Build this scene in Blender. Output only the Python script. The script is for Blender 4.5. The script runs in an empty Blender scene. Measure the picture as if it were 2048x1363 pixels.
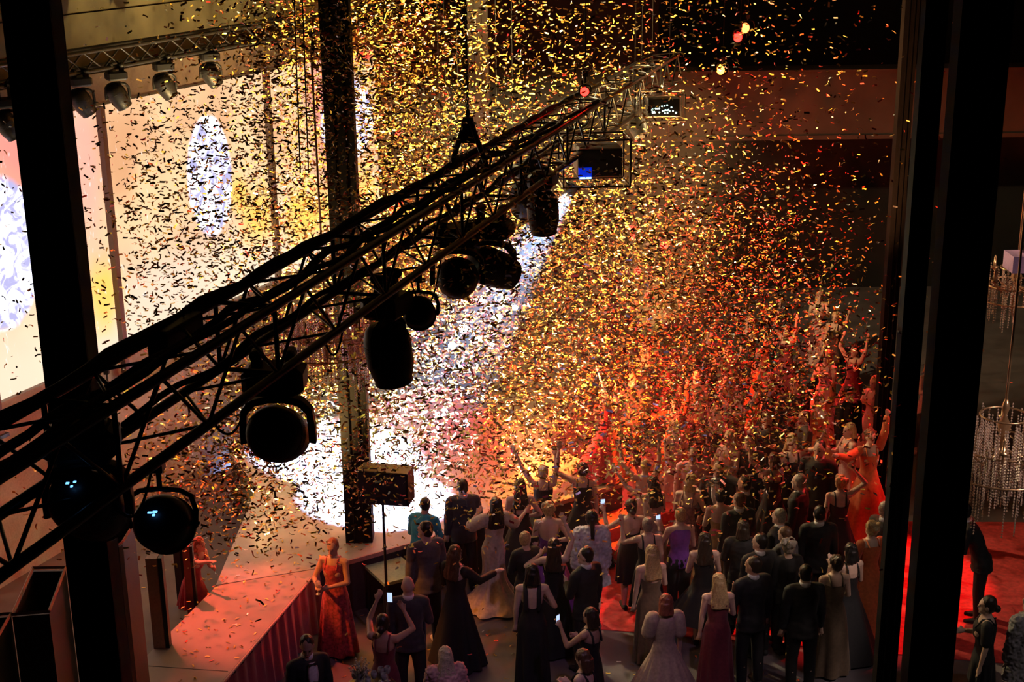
import bpy, bmesh, math, random
from mathutils import Vector, Matrix, noise
R_ = math.radians
sc = bpy.context.scene
COL = sc.collection
random.seed(7)

# ------------------------------------------------------------------ camera
F = 2844.0; TH = R_(17.5); RO = R_(0.72); CAM = Vector((0, 0, 10.6))
fw = Vector((0, math.cos(TH), -math.sin(TH))); r0 = Vector((1, 0, 0)); u0 = r0.cross(fw)
CR = r0*math.cos(RO) - u0*math.sin(RO); CU = r0*math.sin(RO) + u0*math.cos(RO)
cd = bpy.data.cameras.new('camera'); cam = bpy.data.objects.new('camera', cd); COL.objects.link(cam)
cd.sensor_width = 36; cd.lens = F*36/2048; cd.clip_end = 200
m = Matrix((CR, CU, -fw)).transposed().to_4x4(); m.translation = CAM; cam.matrix_world = m
sc.camera = cam
def ray(px, py): return fw + CR*((px-1024)/F) - CU*((py-681.5)/F)
def atz(px, py, z): d = ray(px, py); return CAM + d*((z-CAM.z)/d.z)
def aty(px, py, y): d = ray(px, py); return CAM + d*(y/d.y)
def atplane(px, py, p, n): d = ray(px, py); return CAM + d*((p-CAM).dot(n)/d.dot(n))

# ------------------------------------------------------------------ world, exposure
sc.view_settings.view_transform = 'Standard'; sc.view_settings.look = 'None'
sc.view_settings.exposure = 0.0; sc.view_settings.gamma = 1.0; sc.view_settings.use_curve_mapping = False
sc.cycles.use_denoising = True; sc.cycles.use_adaptive_sampling = True; sc.cycles.adaptive_threshold = .03
sc.cycles.max_bounces = 4; sc.cycles.diffuse_bounces = 2; sc.cycles.glossy_bounces = 2
sc.cycles.transmission_bounces = 3; sc.cycles.volume_bounces = 0; sc.cycles.sample_clamp_indirect = 3
w = bpy.data.worlds.new('world'); sc.world = w; w.use_nodes = True
w.node_tree.nodes['Background'].inputs[0].default_value = (.25, .15, .4, 1)
w.node_tree.nodes['Background'].inputs[1].default_value = 0.006

# ------------------------------------------------------------------ lights
def spot(name, loc, tgt, power, color, angle, blend=.3, size=.12):
    l = bpy.data.lights.new(name, 'SPOT'); l.energy = power; l.color = color
    l.spot_size = R_(angle); l.spot_blend = blend; l.shadow_soft_size = size
    o = bpy.data.objects.new(name, l); COL.objects.link(o); o.location = loc
    o.rotation_euler = (Vector(tgt)-Vector(loc)).to_track_quat('-Z', 'Y').to_euler()
    return o
PROJ = aty(1145, 372, 19.3)                       # lens under the caged projector
RED = (1, .03, .03); ORG = (1, .22, .03); WARM = (1, .70, .32)
spot('beam_light', PROJ + Vector((-.02, 0, -.12)), atz(765, 1000, .9), 300000, (.33, .54, 1), 20, .6, .05)
spot('beam_light', PROJ + Vector((-.06, 0, -.10)), atz(690, 915, .9), 300000, (.33, .54, 1), 20, .6, .05)
# unseen spots added high up and low down to brighten the confetti
spot('added_wash_light', (-3.4, 21.4, 10.9), (.6, 25.2, 7.8), 9500, WARM, 36, .8)
spot('added_wash_light', (-3.4, 27.2, 10.6), (1.5, 22.0, 6.4), 9000, (1, .80, .42), 54, .7)
spot('added_wash_light', (8.5, 25.0, 10.2), (0.6, 23.5, 5.6), 7000, WARM, 36, .8)
spot('added_uplight', (-2.3, 20.9, 1.0), (-1.9, 23.8, 8.0), 21000, (1, .72, .26), 76, .6)
spot('added_uplight', (.2, 22.4, 1.0), (.6, 24.8, 8.0), 18000, (1, .64, .20), 78, .6)
spot('added_uplight', (2.6, 25.5, 2.6), (3.0, 24.0, 9.0), 9500, (1, .45, .12), 86, .6)
spot('added_uplight', (5.2, 22.5, 2.2), (4.2, 24.5, 9.0), 5500, (1, .36, .10), 80, .6)
spot('added_uplight', (-3.9, 19.6, 1.0), (-2.6, 23.0, 6.0), 11000, (1, .62, .20), 62, .6)
spot('added_uplight', (-5.6, 18.8, 2.2), (-4.8, 22.8, 6.0), 300, (1, .78, .42), 90, .7)
spot('orange_light', (.1, 22.4, 1.05), (1.2, 25.8, 3.0), 8000, (1, .15, .03), 90, .6)
spot('red_light', (-.6, 22.3, 1.2), (3.8, 26.2, 2.6), 9000, (1, .07, .02), 60, .6)
spot('red_light', (7.5, 30, 7.5), (3.4, 25.5, .5), 9000, RED, 48, .35)
spot('red_light', (5.5, 33, 6.5), (-1, 23, 2.0), 9000, RED, 50, .5)
spot('red_light', (9.5, 24, 8.5), (5.5, 20.4, 0), 4500, RED, 24, .15)
spot('red_light', (-6.6, 20.9, 6.6), (-3.7, 18.2, .9), 3200, (1, .09, .045), 27, .7)
spot('amber_light', (5.8, 27, 6.8), (1.2, 22.7, .9), 14000, (1, .36, .03), 16, .2)
spot('orange_light', (-6.0, 16.2, 5.6), (-2.45, 18.2, 1.45), 1700, (1, .26, .03), 15, .6)
spot('amber_light', (-3.5, 14.0, 7.2), (4.0, 17.6, 1), 140, (1, .86, .5), 60, .6)
spot('violet_light', (2.5, 11.0, 9.5), (-.4, 18.0, 0), 480, (.74, .42, .80), 44, .7)
spot('violet_light', (9.5, 12, 8.5), (7.0, 16.5, 2.5), 250, (1, .8, .78), 30, .6)
spot('added_chandelier_spot', (8.8, 12.5, 9), (5.8, 15.5, 4.4), 1500, (1, .72, .62), 18, .5)  # these unseen spots are added to brighten the chandeliers
spot('added_chandelier_spot', (10.0, 16.5, 9), (7.4, 20, 5.0), 1200, (1, .62, .42), 16, .5)
spot('added_chandelier_spot', (-5.5, 15.0, 8.5), (-2.5, 18.6, 6.0), 1500, (1, .5, .5), 16, .5)
spot('red_light', (-8, 18, 6.5), (-7.4, 20.5, 2.0), 200, (1, .02, .10), 46, .7)

# ------------------------------------------------------------------ materials
MC = {}
def mat(name, col, rough=.6, metal=0, var=.12, scale=30, spec=.5, bump=0, emit=None, estr=0, trans=0, sheen=0):
    key = (name,)
    if key in MC: return MC[key]
    mt = bpy.data.materials.new(name); mt.use_nodes = True; nt = mt.node_tree
    b = nt.nodes['Principled BSDF']
    tc = nt.nodes.new('ShaderNodeTexCoord'); nz = nt.nodes.new('ShaderNodeTexNoise')
    nz.inputs['Scale'].default_value = scale; nz.inputs['Detail'].default_value = 4
    nt.links.new(tc.outputs['Object'], nz.inputs['Vector'])
    rp = nt.nodes.new('ShaderNodeValToRGB')
    rp.color_ramp.elements[0].position = .3; rp.color_ramp.elements[1].position = .7
    rp.color_ramp.elements[0].color = (*[c*(1-var) for c in col], 1)
    rp.color_ramp.elements[1].color = (*[min(1, c*(1+var)) for c in col], 1)
    nt.links.new(nz.outputs['Fac'], rp.inputs['Fac']); nt.links.new(rp.outputs['Color'], b.inputs['Base Color'])
    b.inputs['Roughness'].default_value = rough; b.inputs['Metallic'].default_value = metal
    b.inputs['Specular IOR Level'].default_value = spec
    b.inputs['Transmission Weight'].default_value = trans
    b.inputs['Sheen Weight'].default_value = sheen
    if emit: b.inputs['Emission Color'].default_value = (*emit, 1); b.inputs['Emission Strength'].default_value = estr
    if bump:
        bp = nt.nodes.new('ShaderNodeBump'); bp.inputs['Strength'].default_value = bump
        nt.links.new(nz.outputs['Fac'], bp.inputs['Height']); nt.links.new(bp.outputs['Normal'], b.inputs['Normal'])
    MC[key] = mt
    return mt
BLACK = mat('black_metal', (.012, .012, .014), .45, .2)
DARK = mat('dark_steel', (.006, .006, .008), .9, spec=.08)
STEEL = mat('truss_tube', (.010, .010, .011), .35, .3, spec=.3)
CABLE = mat('black_rubber', (.006, .006, .006), .8, spec=.15)
GREYM = mat('grey_panel', (.30, .29, .27), .6)

# ------------------------------------------------------------------ mesh helpers
def link(name, me, m_, parent=None, smooth=True):
    o = bpy.data.objects.new(name, me); COL.objects.link(o)
    if m_: me.materials.append(m_)
    if parent: o.parent = parent
    if smooth:
        for p in me.polygons: p.use_smooth = True
    return o
def tag(o, label=None, cat=None, group=None, kind=None):
    if label: o['label'] = label
    if cat: o['category'] = cat
    if group: o['group'] = group
    if kind: o['kind'] = kind
    return o
def empty(name, loc=(0, 0, 0), rz=0, label=None, cat=None, group=None):
    o = bpy.data.objects.new(name, None); COL.objects.link(o); o.location = loc; o.rotation_euler = (0, 0, rz)
    o.empty_display_size = .1
    return tag(o, label, cat, group)
class MB:
    def __init__(s): s.v = []; s.f = []
    def ring_loft(s, rings, cap=True, closed=False):
        b = len(s.v); n = len(rings[0])
        for r in rings: s.v += [tuple(p) for p in r]
        k = len(rings)
        for i in range(k if closed else k-1):
            for j in range(n):
                a = b+i*n; c = b+((i+1) % k)*n
                s.f.append((a+j, a+(j+1) % n, c+(j+1) % n, c+j))
        if cap and not closed:
            s.f.append(tuple(b+j for j in reversed(range(n)))); s.f.append(tuple(b+(k-1)*n+j for j in range(n)))
        return s
    def box(s, c, d, rot=0, M=None):
        c = Vector(c); b = len(s.v)
        for x in (-1, 1):
            for y in (-1, 1):
                for z in (-1, 1):
                    p = Vector((x*d[0]/2, y*d[1]/2, z*d[2]/2))
                    if rot: p = Matrix.Rotation(rot, 3, 'Z') @ p
                    if M: p = M @ p
                    s.v.append(tuple(c+p))
        for q in ((0, 1, 3, 2), (4, 6, 7, 5), (0, 4, 5, 1), (2, 3, 7, 6), (0, 2, 6, 4), (1, 5, 7, 3)):
            s.f.append(tuple(b+i for i in q))
        return s
    def tube(s, pts, rad, n=10, ends=True):
        """round tube through points, radius per point; rounded ends"""
        pts = [Vector(p) for p in pts]
        if not isinstance(rad, (list, tuple)): rad = [rad]*len(pts)
        P = []; 
        d0 = (pts[1]-pts[0]).normalized(); d1 = (pts[-1]-pts[-2]).normalized()
        if ends:
            for a in (85, 60, 30): P.append((pts[0]-d0*rad[0]*math.sin(R_(a)), rad[0]*math.cos(R_(a)), d0))
        for i, p in enumerate(pts):
            d = (pts[min(i+1, len(pts)-1)]-pts[max(i-1, 0)]).normalized(); P.append((p, rad[i], d))
        if ends:
            for a in (30, 60, 85): P.append((pts[-1]+d1*rad[-1]*math.sin(R_(a)), rad[-1]*math.cos(R_(a)), d1))
        up = Vector((0, 0, 1)) if abs(P[0][2].z) < .9 else Vector((0, 1, 0))
        rings = []
        for p, r, d in P:
            x = up.cross(d)
            if x.length < 1e-4: x = Vector((1, 0, 0)).cross(d)
            x.normalize(); y = d.cross(x).normalized(); up = y
            rings.append([p+x*(r*math.cos(2*math.pi*j/n))+y*(r*math.sin(2*math.pi*j/n)) for j in range(n)])
        return s.ring_loft(rings)
    def ell(s, c, r, n=12, M=None):
        c = Vector(c); rings = []
        for i in range(1, 9):
            a = -math.pi/2+math.pi*i/9 if 0 < i < 9 else 0
            ring = []
            for j in range(n):
                t = 2*math.pi*j/n
                p = Vector((r[0]*math.cos(a)*math.cos(t), r[1]*math.cos(a)*math.sin(t), r[2]*math.sin(a)))
                if M: p = M @ p
                ring.append(c+p)
            rings.append(ring)
        return s.ring_loft(rings)
    def esec(s, secs, n=16):
        """loft of horizontal ellipses (x,y,z,rx,ry)"""
        return s.ring_loft([[(x+rx*math.cos(2*math.pi*j/n), y+ry*math.sin(2*math.pi*j/n), z) for j in range(n)] for x, y, z, rx, ry in secs])
    def lathe(s, prof, o=(0, 0, 0), d=(0, 0, 1), n=24, cap=True):
        o = Vector(o); q = Vector(d).to_track_quat('Z', 'Y').to_matrix()
        return s.ring_loft([[o+q @ Vector((r*math.cos(2*math.pi*j/n), r*math.sin(2*math.pi*j/n), h)) for j in range(n)] for r, h in prof], cap)
    def prism(s, poly, z0, z1):
        return s.ring_loft([[(p[0], p[1], z0) for p in poly], [(p[0], p[1], z1) for p in poly]])
    def mesh(s, name):
        me = bpy.data.meshes.new(name); me.from_pydata(s.v, [], s.f); me.update(); return me
    def build(s, name, m_, parent=None, smooth=False, bevel=0):
        o = link(name, s.mesh(name), m_, parent, smooth)
        if bevel:
            b = o.modifiers.new('bevel', 'BEVEL'); b.width = bevel; b.segments = 2; b.limit_method = 'ANGLE'
        return o
DG = [None]
def remeshed(mb, name, m_, parent, vox=.012, smooth=2, disp=None):
    o = link(name, mb.mesh(name), None, None, False)
    r = o.modifiers.new('r', 'REMESH'); r.mode = 'VOXEL'; r.voxel_size = vox; r.use_smooth_shade = True
    if smooth:
        q = o.modifiers.new('s', 'SMOOTH'); q.iterations = smooth; q.factor = .5
    dg = bpy.context.evaluated_depsgraph_get()
    me = bpy.data.meshes.new_from_object(o.evaluated_get(dg))
    old = o.data; bpy.data.objects.remove(o); bpy.data.meshes.remove(old)
    if disp:
        for v in me.vertices: v.co += disp(v.co, v.normal)
    me.name = name
    return link(name, me, m_, parent, True)

# ------------------------------------------------------------------ room shell
wd = Vector((.4085, .9128, 0)); wn = Vector((.9128, -.4085, 0))            # left wall direction / normal into the room
W0 = Vector((-8.40, 21.33, 0))
def wall_pt(u, z, off=0): return W0 + wd*u + wn*off + Vector((0, 0, z))
def onwall(px, py, off=0):
    p = atplane(px, py, W0+wn*off, wn); return (p-W0).dot(wd), p.z
MB().prism([(-16, -4), (16, -4), (16, 44), (-16, 44)], -.2, 0).build('floor', mat('polished_concrete', (.125, .11, .125), .55, 0, .25, 1.6, bump=.05))
tag(bpy.data.objects['floor'], kind='structure')
def structure(mb, name, m_): return tag(mb.build(name, m_), kind='structure')
conc = mat('board_marked_concrete', (.10, .082, .045), .85, 0, .35, 1.2, bump=.3)
b = MB()                                              # left wall in tall slabs, with horizontal joints
for i, z in enumerate((0, 1.45, 3.0, 7.0, 8.15, 8.75, 9.35, 9.95, 10.6)):
    z1 = (1.45, 3.0, 7.0, 8.15, 8.75, 9.35, 9.95, 10.6, 13)[i]
    c = wall_pt(3, (z+z1)/2, -.35-(.02 if i % 2 else 0)); b.box(c, (.4, 30, z1-z-.015), -math.atan2(wd.x, wd.y))
structure(b, 'wall_left', conc)
MB().box((2, 38.4, 6.5), (34, .4, 13)).build('wall_back', mat('dark_plaster', (.004, .003, .004), .95, 0, .3, 1.1))
MB().box((15.5, 20, 6.5), (.4, 40, 13)).build('wall_right', mat('dark_wall', (.006, .004, .007), .9, spec=.1))
MB().box((0, 20, 13.1), (34, 50, .3)).build('ceiling', mat('dark_ceiling', (.015, .013, .015), .9))
for n_ in ('wall_back', 'wall_right', 'ceiling'): tag(bpy.data.objects[n_], kind='structure')
# balcony front across the back of the hall
zt = aty(1575, 143, 34).z; zb = aty(1575, 272, 34).z
bx0 = aty(1290, 143, 34).x
b = MB().box(((bx0+15)/2, 34.6, (zt+zb)/2), (15-bx0, 1.2, zt-zb))
b.box(((bx0+15)/2, 33.97, zt+.02), (15-bx0, .16, .05)).box(((bx0+15)/2, 33.97, zb-.03), (15-bx0, .12, .10))
structure(b, 'trim_balcony', mat('balcony_plaster', (.030, .019, .017), .85, 0, .3, .9, bump=.1))
# fascia ledge above the screen and grey skirting wall below it
u0_, z_ = onwall(130, 222)
b = MB().box(wall_pt(4, 7.52, -.02), (.30, 26, .50), -math.atan2(wd.x, wd.y))
structure(b, 'trim_screen_fascia', mat('fascia', (.16, .11, .09), .7))
b = MB().box(wall_pt(4, 2.55, -.02), (.30, 26, .70), -math.atan2(wd.x, wd.y)).box(wall_pt(4, 1.1, .1), (.5, 26, 2.2), -math.atan2(wd.x, wd.y))
structure(b, 'trim_wall_base', mat('wall_base', (.34, .29, .27), .75))

# ------------------------------------------------------------------ projection screen
def screen_material():
    mt = bpy.data.materials.new('projected_picture'); mt.use_nodes = True; nt = mt.node_tree; N = nt.nodes; L = nt.links
    for n_ in list(N): N.remove(n_)
    out = N.new('ShaderNodeOutputMaterial'); em = N.new('ShaderNodeEmission'); L.new(em.outputs[0], out.inputs[0])
    tc = N.new('ShaderNodeTexCoord'); P = tc.outputs['Object']
    def noise_(scale, detail=4, stretch=None, dist=0):
        v = P
        if stretch:
            mp = N.new('ShaderNodeMapping'); mp.inputs['Scale'].default_value = stretch; L.new(P, mp.inputs[0]); v = mp.outputs[0]
        nz = N.new('ShaderNodeTexNoise'); nz.inputs['Scale'].default_value = scale; nz.inputs['Detail'].default_value = detail
        nz.inputs['Distortion'].default_value = dist
        L.new(v, nz.inputs['Vector']); return nz.outputs['Fac']
    def mapr(v, a, b_, c=0, d=1):
        mr = N.new('ShaderNodeMapRange'); mr.interpolation_type = 'SMOOTHSTEP'; L.new(v, mr.inputs[0])
        for i, x in enumerate((a, b_, c, d)): mr.inputs[i+1].default_value = x
        return mr.outputs[0]
    def mul(a, b_):
        q = N.new('ShaderNodeMath'); q.operation = 'MULTIPLY'; L.new(a, q.inputs[0])
        if isinstance(b_, (int, float)): q.inputs[1].default_value = b_
        else: L.new(b_, q.inputs[1])
        return q.outputs[0]
    def blob(cx, cz, rx, rz, soft=.15, wob=.0):
        sb = N.new('ShaderNodeVectorMath'); sb.operation = 'SUBTRACT'; L.new(P, sb.inputs[0]); sb.inputs[1].default_value = (cx, 0, cz)
        dv = N.new('ShaderNodeVectorMath'); dv.operation = 'MULTIPLY'; L.new(sb.outputs[0], dv.inputs[0]); dv.inputs[1].default_value = (1/rx, 0, 1/rz)
        ln = N.new('ShaderNodeVectorMath'); ln.operation = 'LENGTH'; L.new(dv.outputs[0], ln.inputs[0])
        val = ln.outputs['Value']
        if wob:
            q = N.new('ShaderNodeMath'); q.operation = 'ADD'; L.new(val, q.inputs[0]); L.new(mul(noise_(2.2), wob), q.inputs[1]); val = q.outputs[0]
        return mapr(val, 1+soft, 1-soft)
    def mix(a, b_, f):
        mx = N.new('ShaderNodeMix'); mx.data_type = 'RGBA'
        L.new(f, mx.inputs[0])
        for s_, v in ((6, a), (7, b_)):
            if isinstance(v, tuple): mx.inputs[s_].default_value = (*v, 1)
            else: L.new(v, mx.inputs[s_])
        return mx.outputs[2]
    def uv(px, py): return onwall(px, py)
    col = mix((.78, .40, .20), (1.05, .66, .36), mapr(noise_(.5, 3), .35, .65))
    # brighter, paler low band and pink columns of the picture
    sep = N.new('ShaderNodeSeparateXYZ'); L.new(P, sep.inputs[0])
    col = mix(col, (1.0, .80, .60), mapr(sep.outputs['Z'], 5.4, 3.2, 0, .85))
    for (px, py, rx, rz, c, k) in ((10, 270, .9, 1.2, (1, .30, .26), .9), (150, 320, .45, 1.7, (1, .45, .38), .75), (90, 560, .8, .7, (1, .62, .42), .6),
                                   (640, 200, .9, 1.7, (.80, .22, .20), .85), (330, 560, 1.3, .5, (1, .70, .55), .6), (715, 105, .5, .25, (1, .06, .03), 1)):
        u, z = uv(px, py); col = mix(col, c, mul(blob(u, z, rx, rz, .6, .3), k))
    for (px, py, rx, rz) in ((500, 430, .75, .75), (190, 590, .6, .75), (590, 430, .9, .8), (715, 400, .8, .9), (460, 385, .4, .4), (620, 420, 1.2, .6)):
        u, z = uv(px, py); col = mix(col, (1.3, .66, .10), mul(blob(u, z, rx, rz, .5, .5), .85))
    # speckle of light
    col = mix(col, (1, .95, .95), mul(mapr(noise_(14, 2, (1, 1, .35)), .66, .76), .6))
    lace = mix((.50, .48, .80), (1.7, 1.7, 2.0), mapr(noise_(3.2, 6, None, 1.5), .40, .58))
    for (a, b_, c, d) in ((355, 222, 450, 480), (-120, 335, 70, 672), (622, 150, 735, 330)):
        u1, z1 = uv((a+c)/2, b_); u2, z2 = uv((a+c)/2, d); ua, _ = uv(a, (b_+d)/2); ub, _ = uv(c, (b_+d)/2)
        col = mix(col, lace, blob((ua+ub)/2, (z1+z2)/2, (ub-ua)/2, (z1-z2)/2, .06, .12))
    L.new(col, em.inputs[0]); em.inputs[1].default_value = 1.2
    return mt
uR = onwall(737, 200)[0]
b = MB(); b.box((uR/2-2, 0, (2.97+7.23)/2), (uR+4, .06, 4.26))
scr = b.build('projection_screen', screen_material())
scr.location = W0 + wn*.16; scr.rotation_euler = (0, 0, math.atan2(wd.y, wd.x))
tag(scr, 'long glowing screen on the left wall with white lace ovals on peach', 'screen')
for px, py, lab in ((222, 440, 'thin post in front of the screen nearest the left column'), (541, 300, 'thin post in front of the screen before its yellow patch'), (-60, 400, 'thin post in front of the screen left of the big oval')):
    u, z = onwall(px, py, .3)
    p = wall_pt(u, 0, .3); rt = empty('screen_post', p, 0, lab, 'post', 'posts in front of the screen')
    MB().box((0, 0, 4.85), (.11, .11, 4.8), -math.atan2(wd.x, wd.y)).build('pole', mat('post_paint', (.10, .05, .045), .5), rt)
    MB().box((0, 0, 2.47), (.2, .2, .06), -math.atan2(wd.x, wd.y)).build('base_plate', BLACK, rt)

# ------------------------------------------------------------------ steel columns
def hcolumn(px, py, Y, wx, wy, label, z1=13, m_=DARK, rot=0):
    p = aty(px, py, Y); rt = empty('steel_column', (p.x, Y, 0), rot, label, 'column')
    b = MB(); t = .02
    b.box((0, 0, z1/2), (wx, t, z1)).box((0, wy, z1/2), (wx, t, z1)).box((0, wy/2, z1/2), (t, wy, z1))
    b.box((-wx/2+.01, wy/2, z1/2), (.02, wy*.9, z1)).box((wx/2-.01, wy/2, z1/2), (.02, wy*.9, z1))
    b.build('shaft', m_, rt)
    MB().box((0, wy/2, .02), (wx+.14, wy+.14, .04)).build('base_plate', m_, rt)
    for sx in (-1, 1): MB().box((sx*wx*.18, -.02, z1/2), (.012, .02, z1)).build('edge_strip', STEEL, rt)
    return rt
hcolumn(92, 380, 11.2, .375, .3, 'broad black steel column left in front of the glowing screen')
hcolumn(687, 430, 20.35, .42, .3, 'black steel column beside the right end of the screen, behind the truss', m_=mat('column_paint', (.008, .007, .008), .9, spec=.1))
hcolumn(1841, 450, 15.2, .24, .16, 'narrow black steel column right of the crowd with bright edge')
hcolumn(1938, 450, 11.2, .40, .2, 'broadest black steel column near the right edge of the hall')
hcolumn(1794, 450, 24.0, .24, .2, 'dim distant steel column just left of the narrow black one')
hcolumn(957, 150, 31.0, .45, .3, 'faint far steel column behind the hanging truss bracket', m_=mat('far_column_paint', (.02, .018, .013), .6))

# ------------------------------------------------------------------ main truss
tdir = Vector((math.sin(R_(16.5)), math.cos(R_(16.5)), 0)); tn = Vector((-tdir.y, tdir.x, 0))   # tn points left / away
TA = Vector((-2.71, 6.79, 7.2)); TW = .48; THH = .52
def tp(t, side, up): return TA + tdir*t + tn*(TW*side) + Vector((0, 0, THH*up))
T0, T1 = -3.2, 20.5
truss = empty('lighting_truss', tp(0, .5, 0), 0, 'long black box truss crossing the hall diagonally and carrying the lamps', 'truss')
def tbuild(mb, name, m_, smooth=True):
    o = mb.build(name, m_, truss, smooth); o.matrix_parent_inverse = Matrix.Translation(-truss.location); return o
for s_ in (0, 1):
    for u_ in (0, 1):
        tbuild(MB().tube([tp(T0, s_, u_), tp(T1, s_, u_)], .036, 12), 'chord', STEEL)
k = 0; step = .55
b = [MB() for _ in range(4)]
t = T0
while t < T1-.01:
    t2 = t+step; f = k % 2
    for s_ in (0, 1):
        b[s_].tube([tp(t, s_, f), tp(t2, s_, 1-f)], .014, 7)
    b[2].tube([tp(t, f, 1), tp(t2, 1-f, 1)], .012, 7); b[3].tube([tp(t, f, 0), tp(t2, 1-f, 0)], .012, 7)
    if k % 4 == 0:
        for q in ((0, 0, 0, 1), (1, 0, 1, 1), (0, 0, 1, 0), (0, 1, 1, 1)):
            b[0].tube([tp(t, q[0], q[1]), tp(t, q[2], q[3])], .018, 7)
    k += 1; t = t2
for x in b: tbuild(x, 'bracing', STEEL)
# cable bundles lying along the top chords: separate things
def wobble_cable(name, t0, t1, side, up, r, amp, label, n=60, seed=1, dz=0):
    rnd = random.Random(seed); pts = []
    ph = rnd.random()*9
    for i in range(n+1):
        tt = t0+(t1-t0)*i/n
        p = tp(tt, side, up) + tn*(amp*noise.noise(Vector((tt*1.3, ph, 0)))) + Vector((0, 0, dz+amp*.8*noise.noise(Vector((tt*1.7, 0, ph)))))
        pts.append(p)
    o = MB().tube(pts, [r*(.8+.5*abs(noise.noise(Vector((i*.31, ph, 2))))) for i in range(n+1)], 8).build(name, CABLE, None, True)
    return tag(o, label, 'cable', 'cables along the truss')
wobble_cable('cable_bundle', T0, 15, .97, 1, .040, .05, 'thick black cable bundle on the far upper chord of the truss', seed=1, dz=.05)
wobble_cable('cable_bundle', T0, 14, .08, 1, .030, .05, 'black cable bundle on the near upper chord of the truss', seed=2, dz=.05)
wobble_cable('cable_bundle', -2, 13, .55, .95, .035, .09, 'slack black cable bundle in the middle of the truss top', seed=3)
wobble_cable('cable_bundle', 2, 16, .9, .1, .028, .06, 'black cable run tied to the far lower chord of the truss', seed=5, dz=.04)
for j, (t_, L_, dp) in enumerate(((6.3, .9, .42), (5.4, .35, .25), (2.4, .55, .2), (1.1, .5, .25), (8.2, .6, .2), (10.4, .5, .2), (4.3, .4, .2))):
    pts = [tp(t_+L_*i/14, .05, 0)+Vector((0, 0, -dp*math.sin(math.pi*i/14)**.8)) for i in range(15)]
    tag(MB().tube(pts, .009, 6).build('cable_loop', CABLE, None, True), ('long ' if j == 0 else '')+'slack cable loop hanging under the truss ' + ('beside the sideways lamp', 'left of the long slack loop', 'over the hanging round lamp', 'near the left column', 'by the small round lamp', 'by the pair of big lamps', 'by the big yoke lamp')[j], 'cable', 'loops of cable under the truss')
# suspension bracket and its chain
def on_truss(px, py, side=.5):
    return atplane(px, py, tp(0, side, 0), tn)
apex = on_truss(936, 245); la = on_truss(903, 335, .5); 
tt = (apex-TA).dot(tdir)
br = empty('hanging_bracket', apex, 0, 'black triangular hanging bracket over the truss under a chain', 'bracket')
def local(mb, name, m_, root, smooth=True):
    o = mb.build(name, m_, root, smooth); o.matrix_parent_inverse = Matrix.Translation(-Vector(root.location)); return o
for s_ in (-1, 1):
    local(MB().tube([apex+tn*.03*s_, tp(tt+.02*s_, .5+.5*s_, 1)-Vector((0, 0, .02))], .03, 8), 'bracket_arm', BLACK, br)
local(MB().ring_loft([[apex+tn*x+tdir*y+Vector((0, 0, z)) for x, z in ((-.12, -.22), (.12, -.22), (.05, .06), (-.05, .06))] for y in (-.02, .02)]), 'gusset_plate', BLACK, br, False)
local(MB().lathe([(.015, -.02), (.045, -.01), (.045, .01), (.015, .02)], apex+Vector((0, 0, .1)), tn, 16), 'shackle', BLACK, br)
ch = MB(); z = apex.z+.14; kk = 0
while z < 12.9:
    a = (tn if kk % 2 else tdir); c = Vector((apex.x, apex.y, z)); ring = []
    pts = [c+a*(.014*math.cos(q*math.pi/4))+Vector((0, 0, .026*math.sin(q*math.pi/4))) for q in range(8)]
    ch.tube(pts+[pts[0]], .005, 5, False); z += .04; kk += 1
tag(ch.build('hoist_chain', STEEL, None, True), 'hoist chain rising from the triangular bracket to the ceiling', 'chain')
for px, lab in ((601, 'thin dark drop cable left of the column behind the truss'), (617, 'thin dark drop cable with an inline hook near the column')):
    p0 = aty(px, 0, 17.0); p1 = aty(px+12, 560, 17.0); r_ = empty('drop_cable', (p0.x, 17, 0), 0, lab, 'cable', 'drop cables by the column')
    MB().tube([(0, 0, 13), (p1.x-p0.x, 0, 7.4)], .008, 6).build('wire', CABLE, r_, True)
    if px > 610: MB().ell((.02, 0, 8.9), (.022, .022, .09)).build('hook', CABLE, r_, True)

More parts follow.
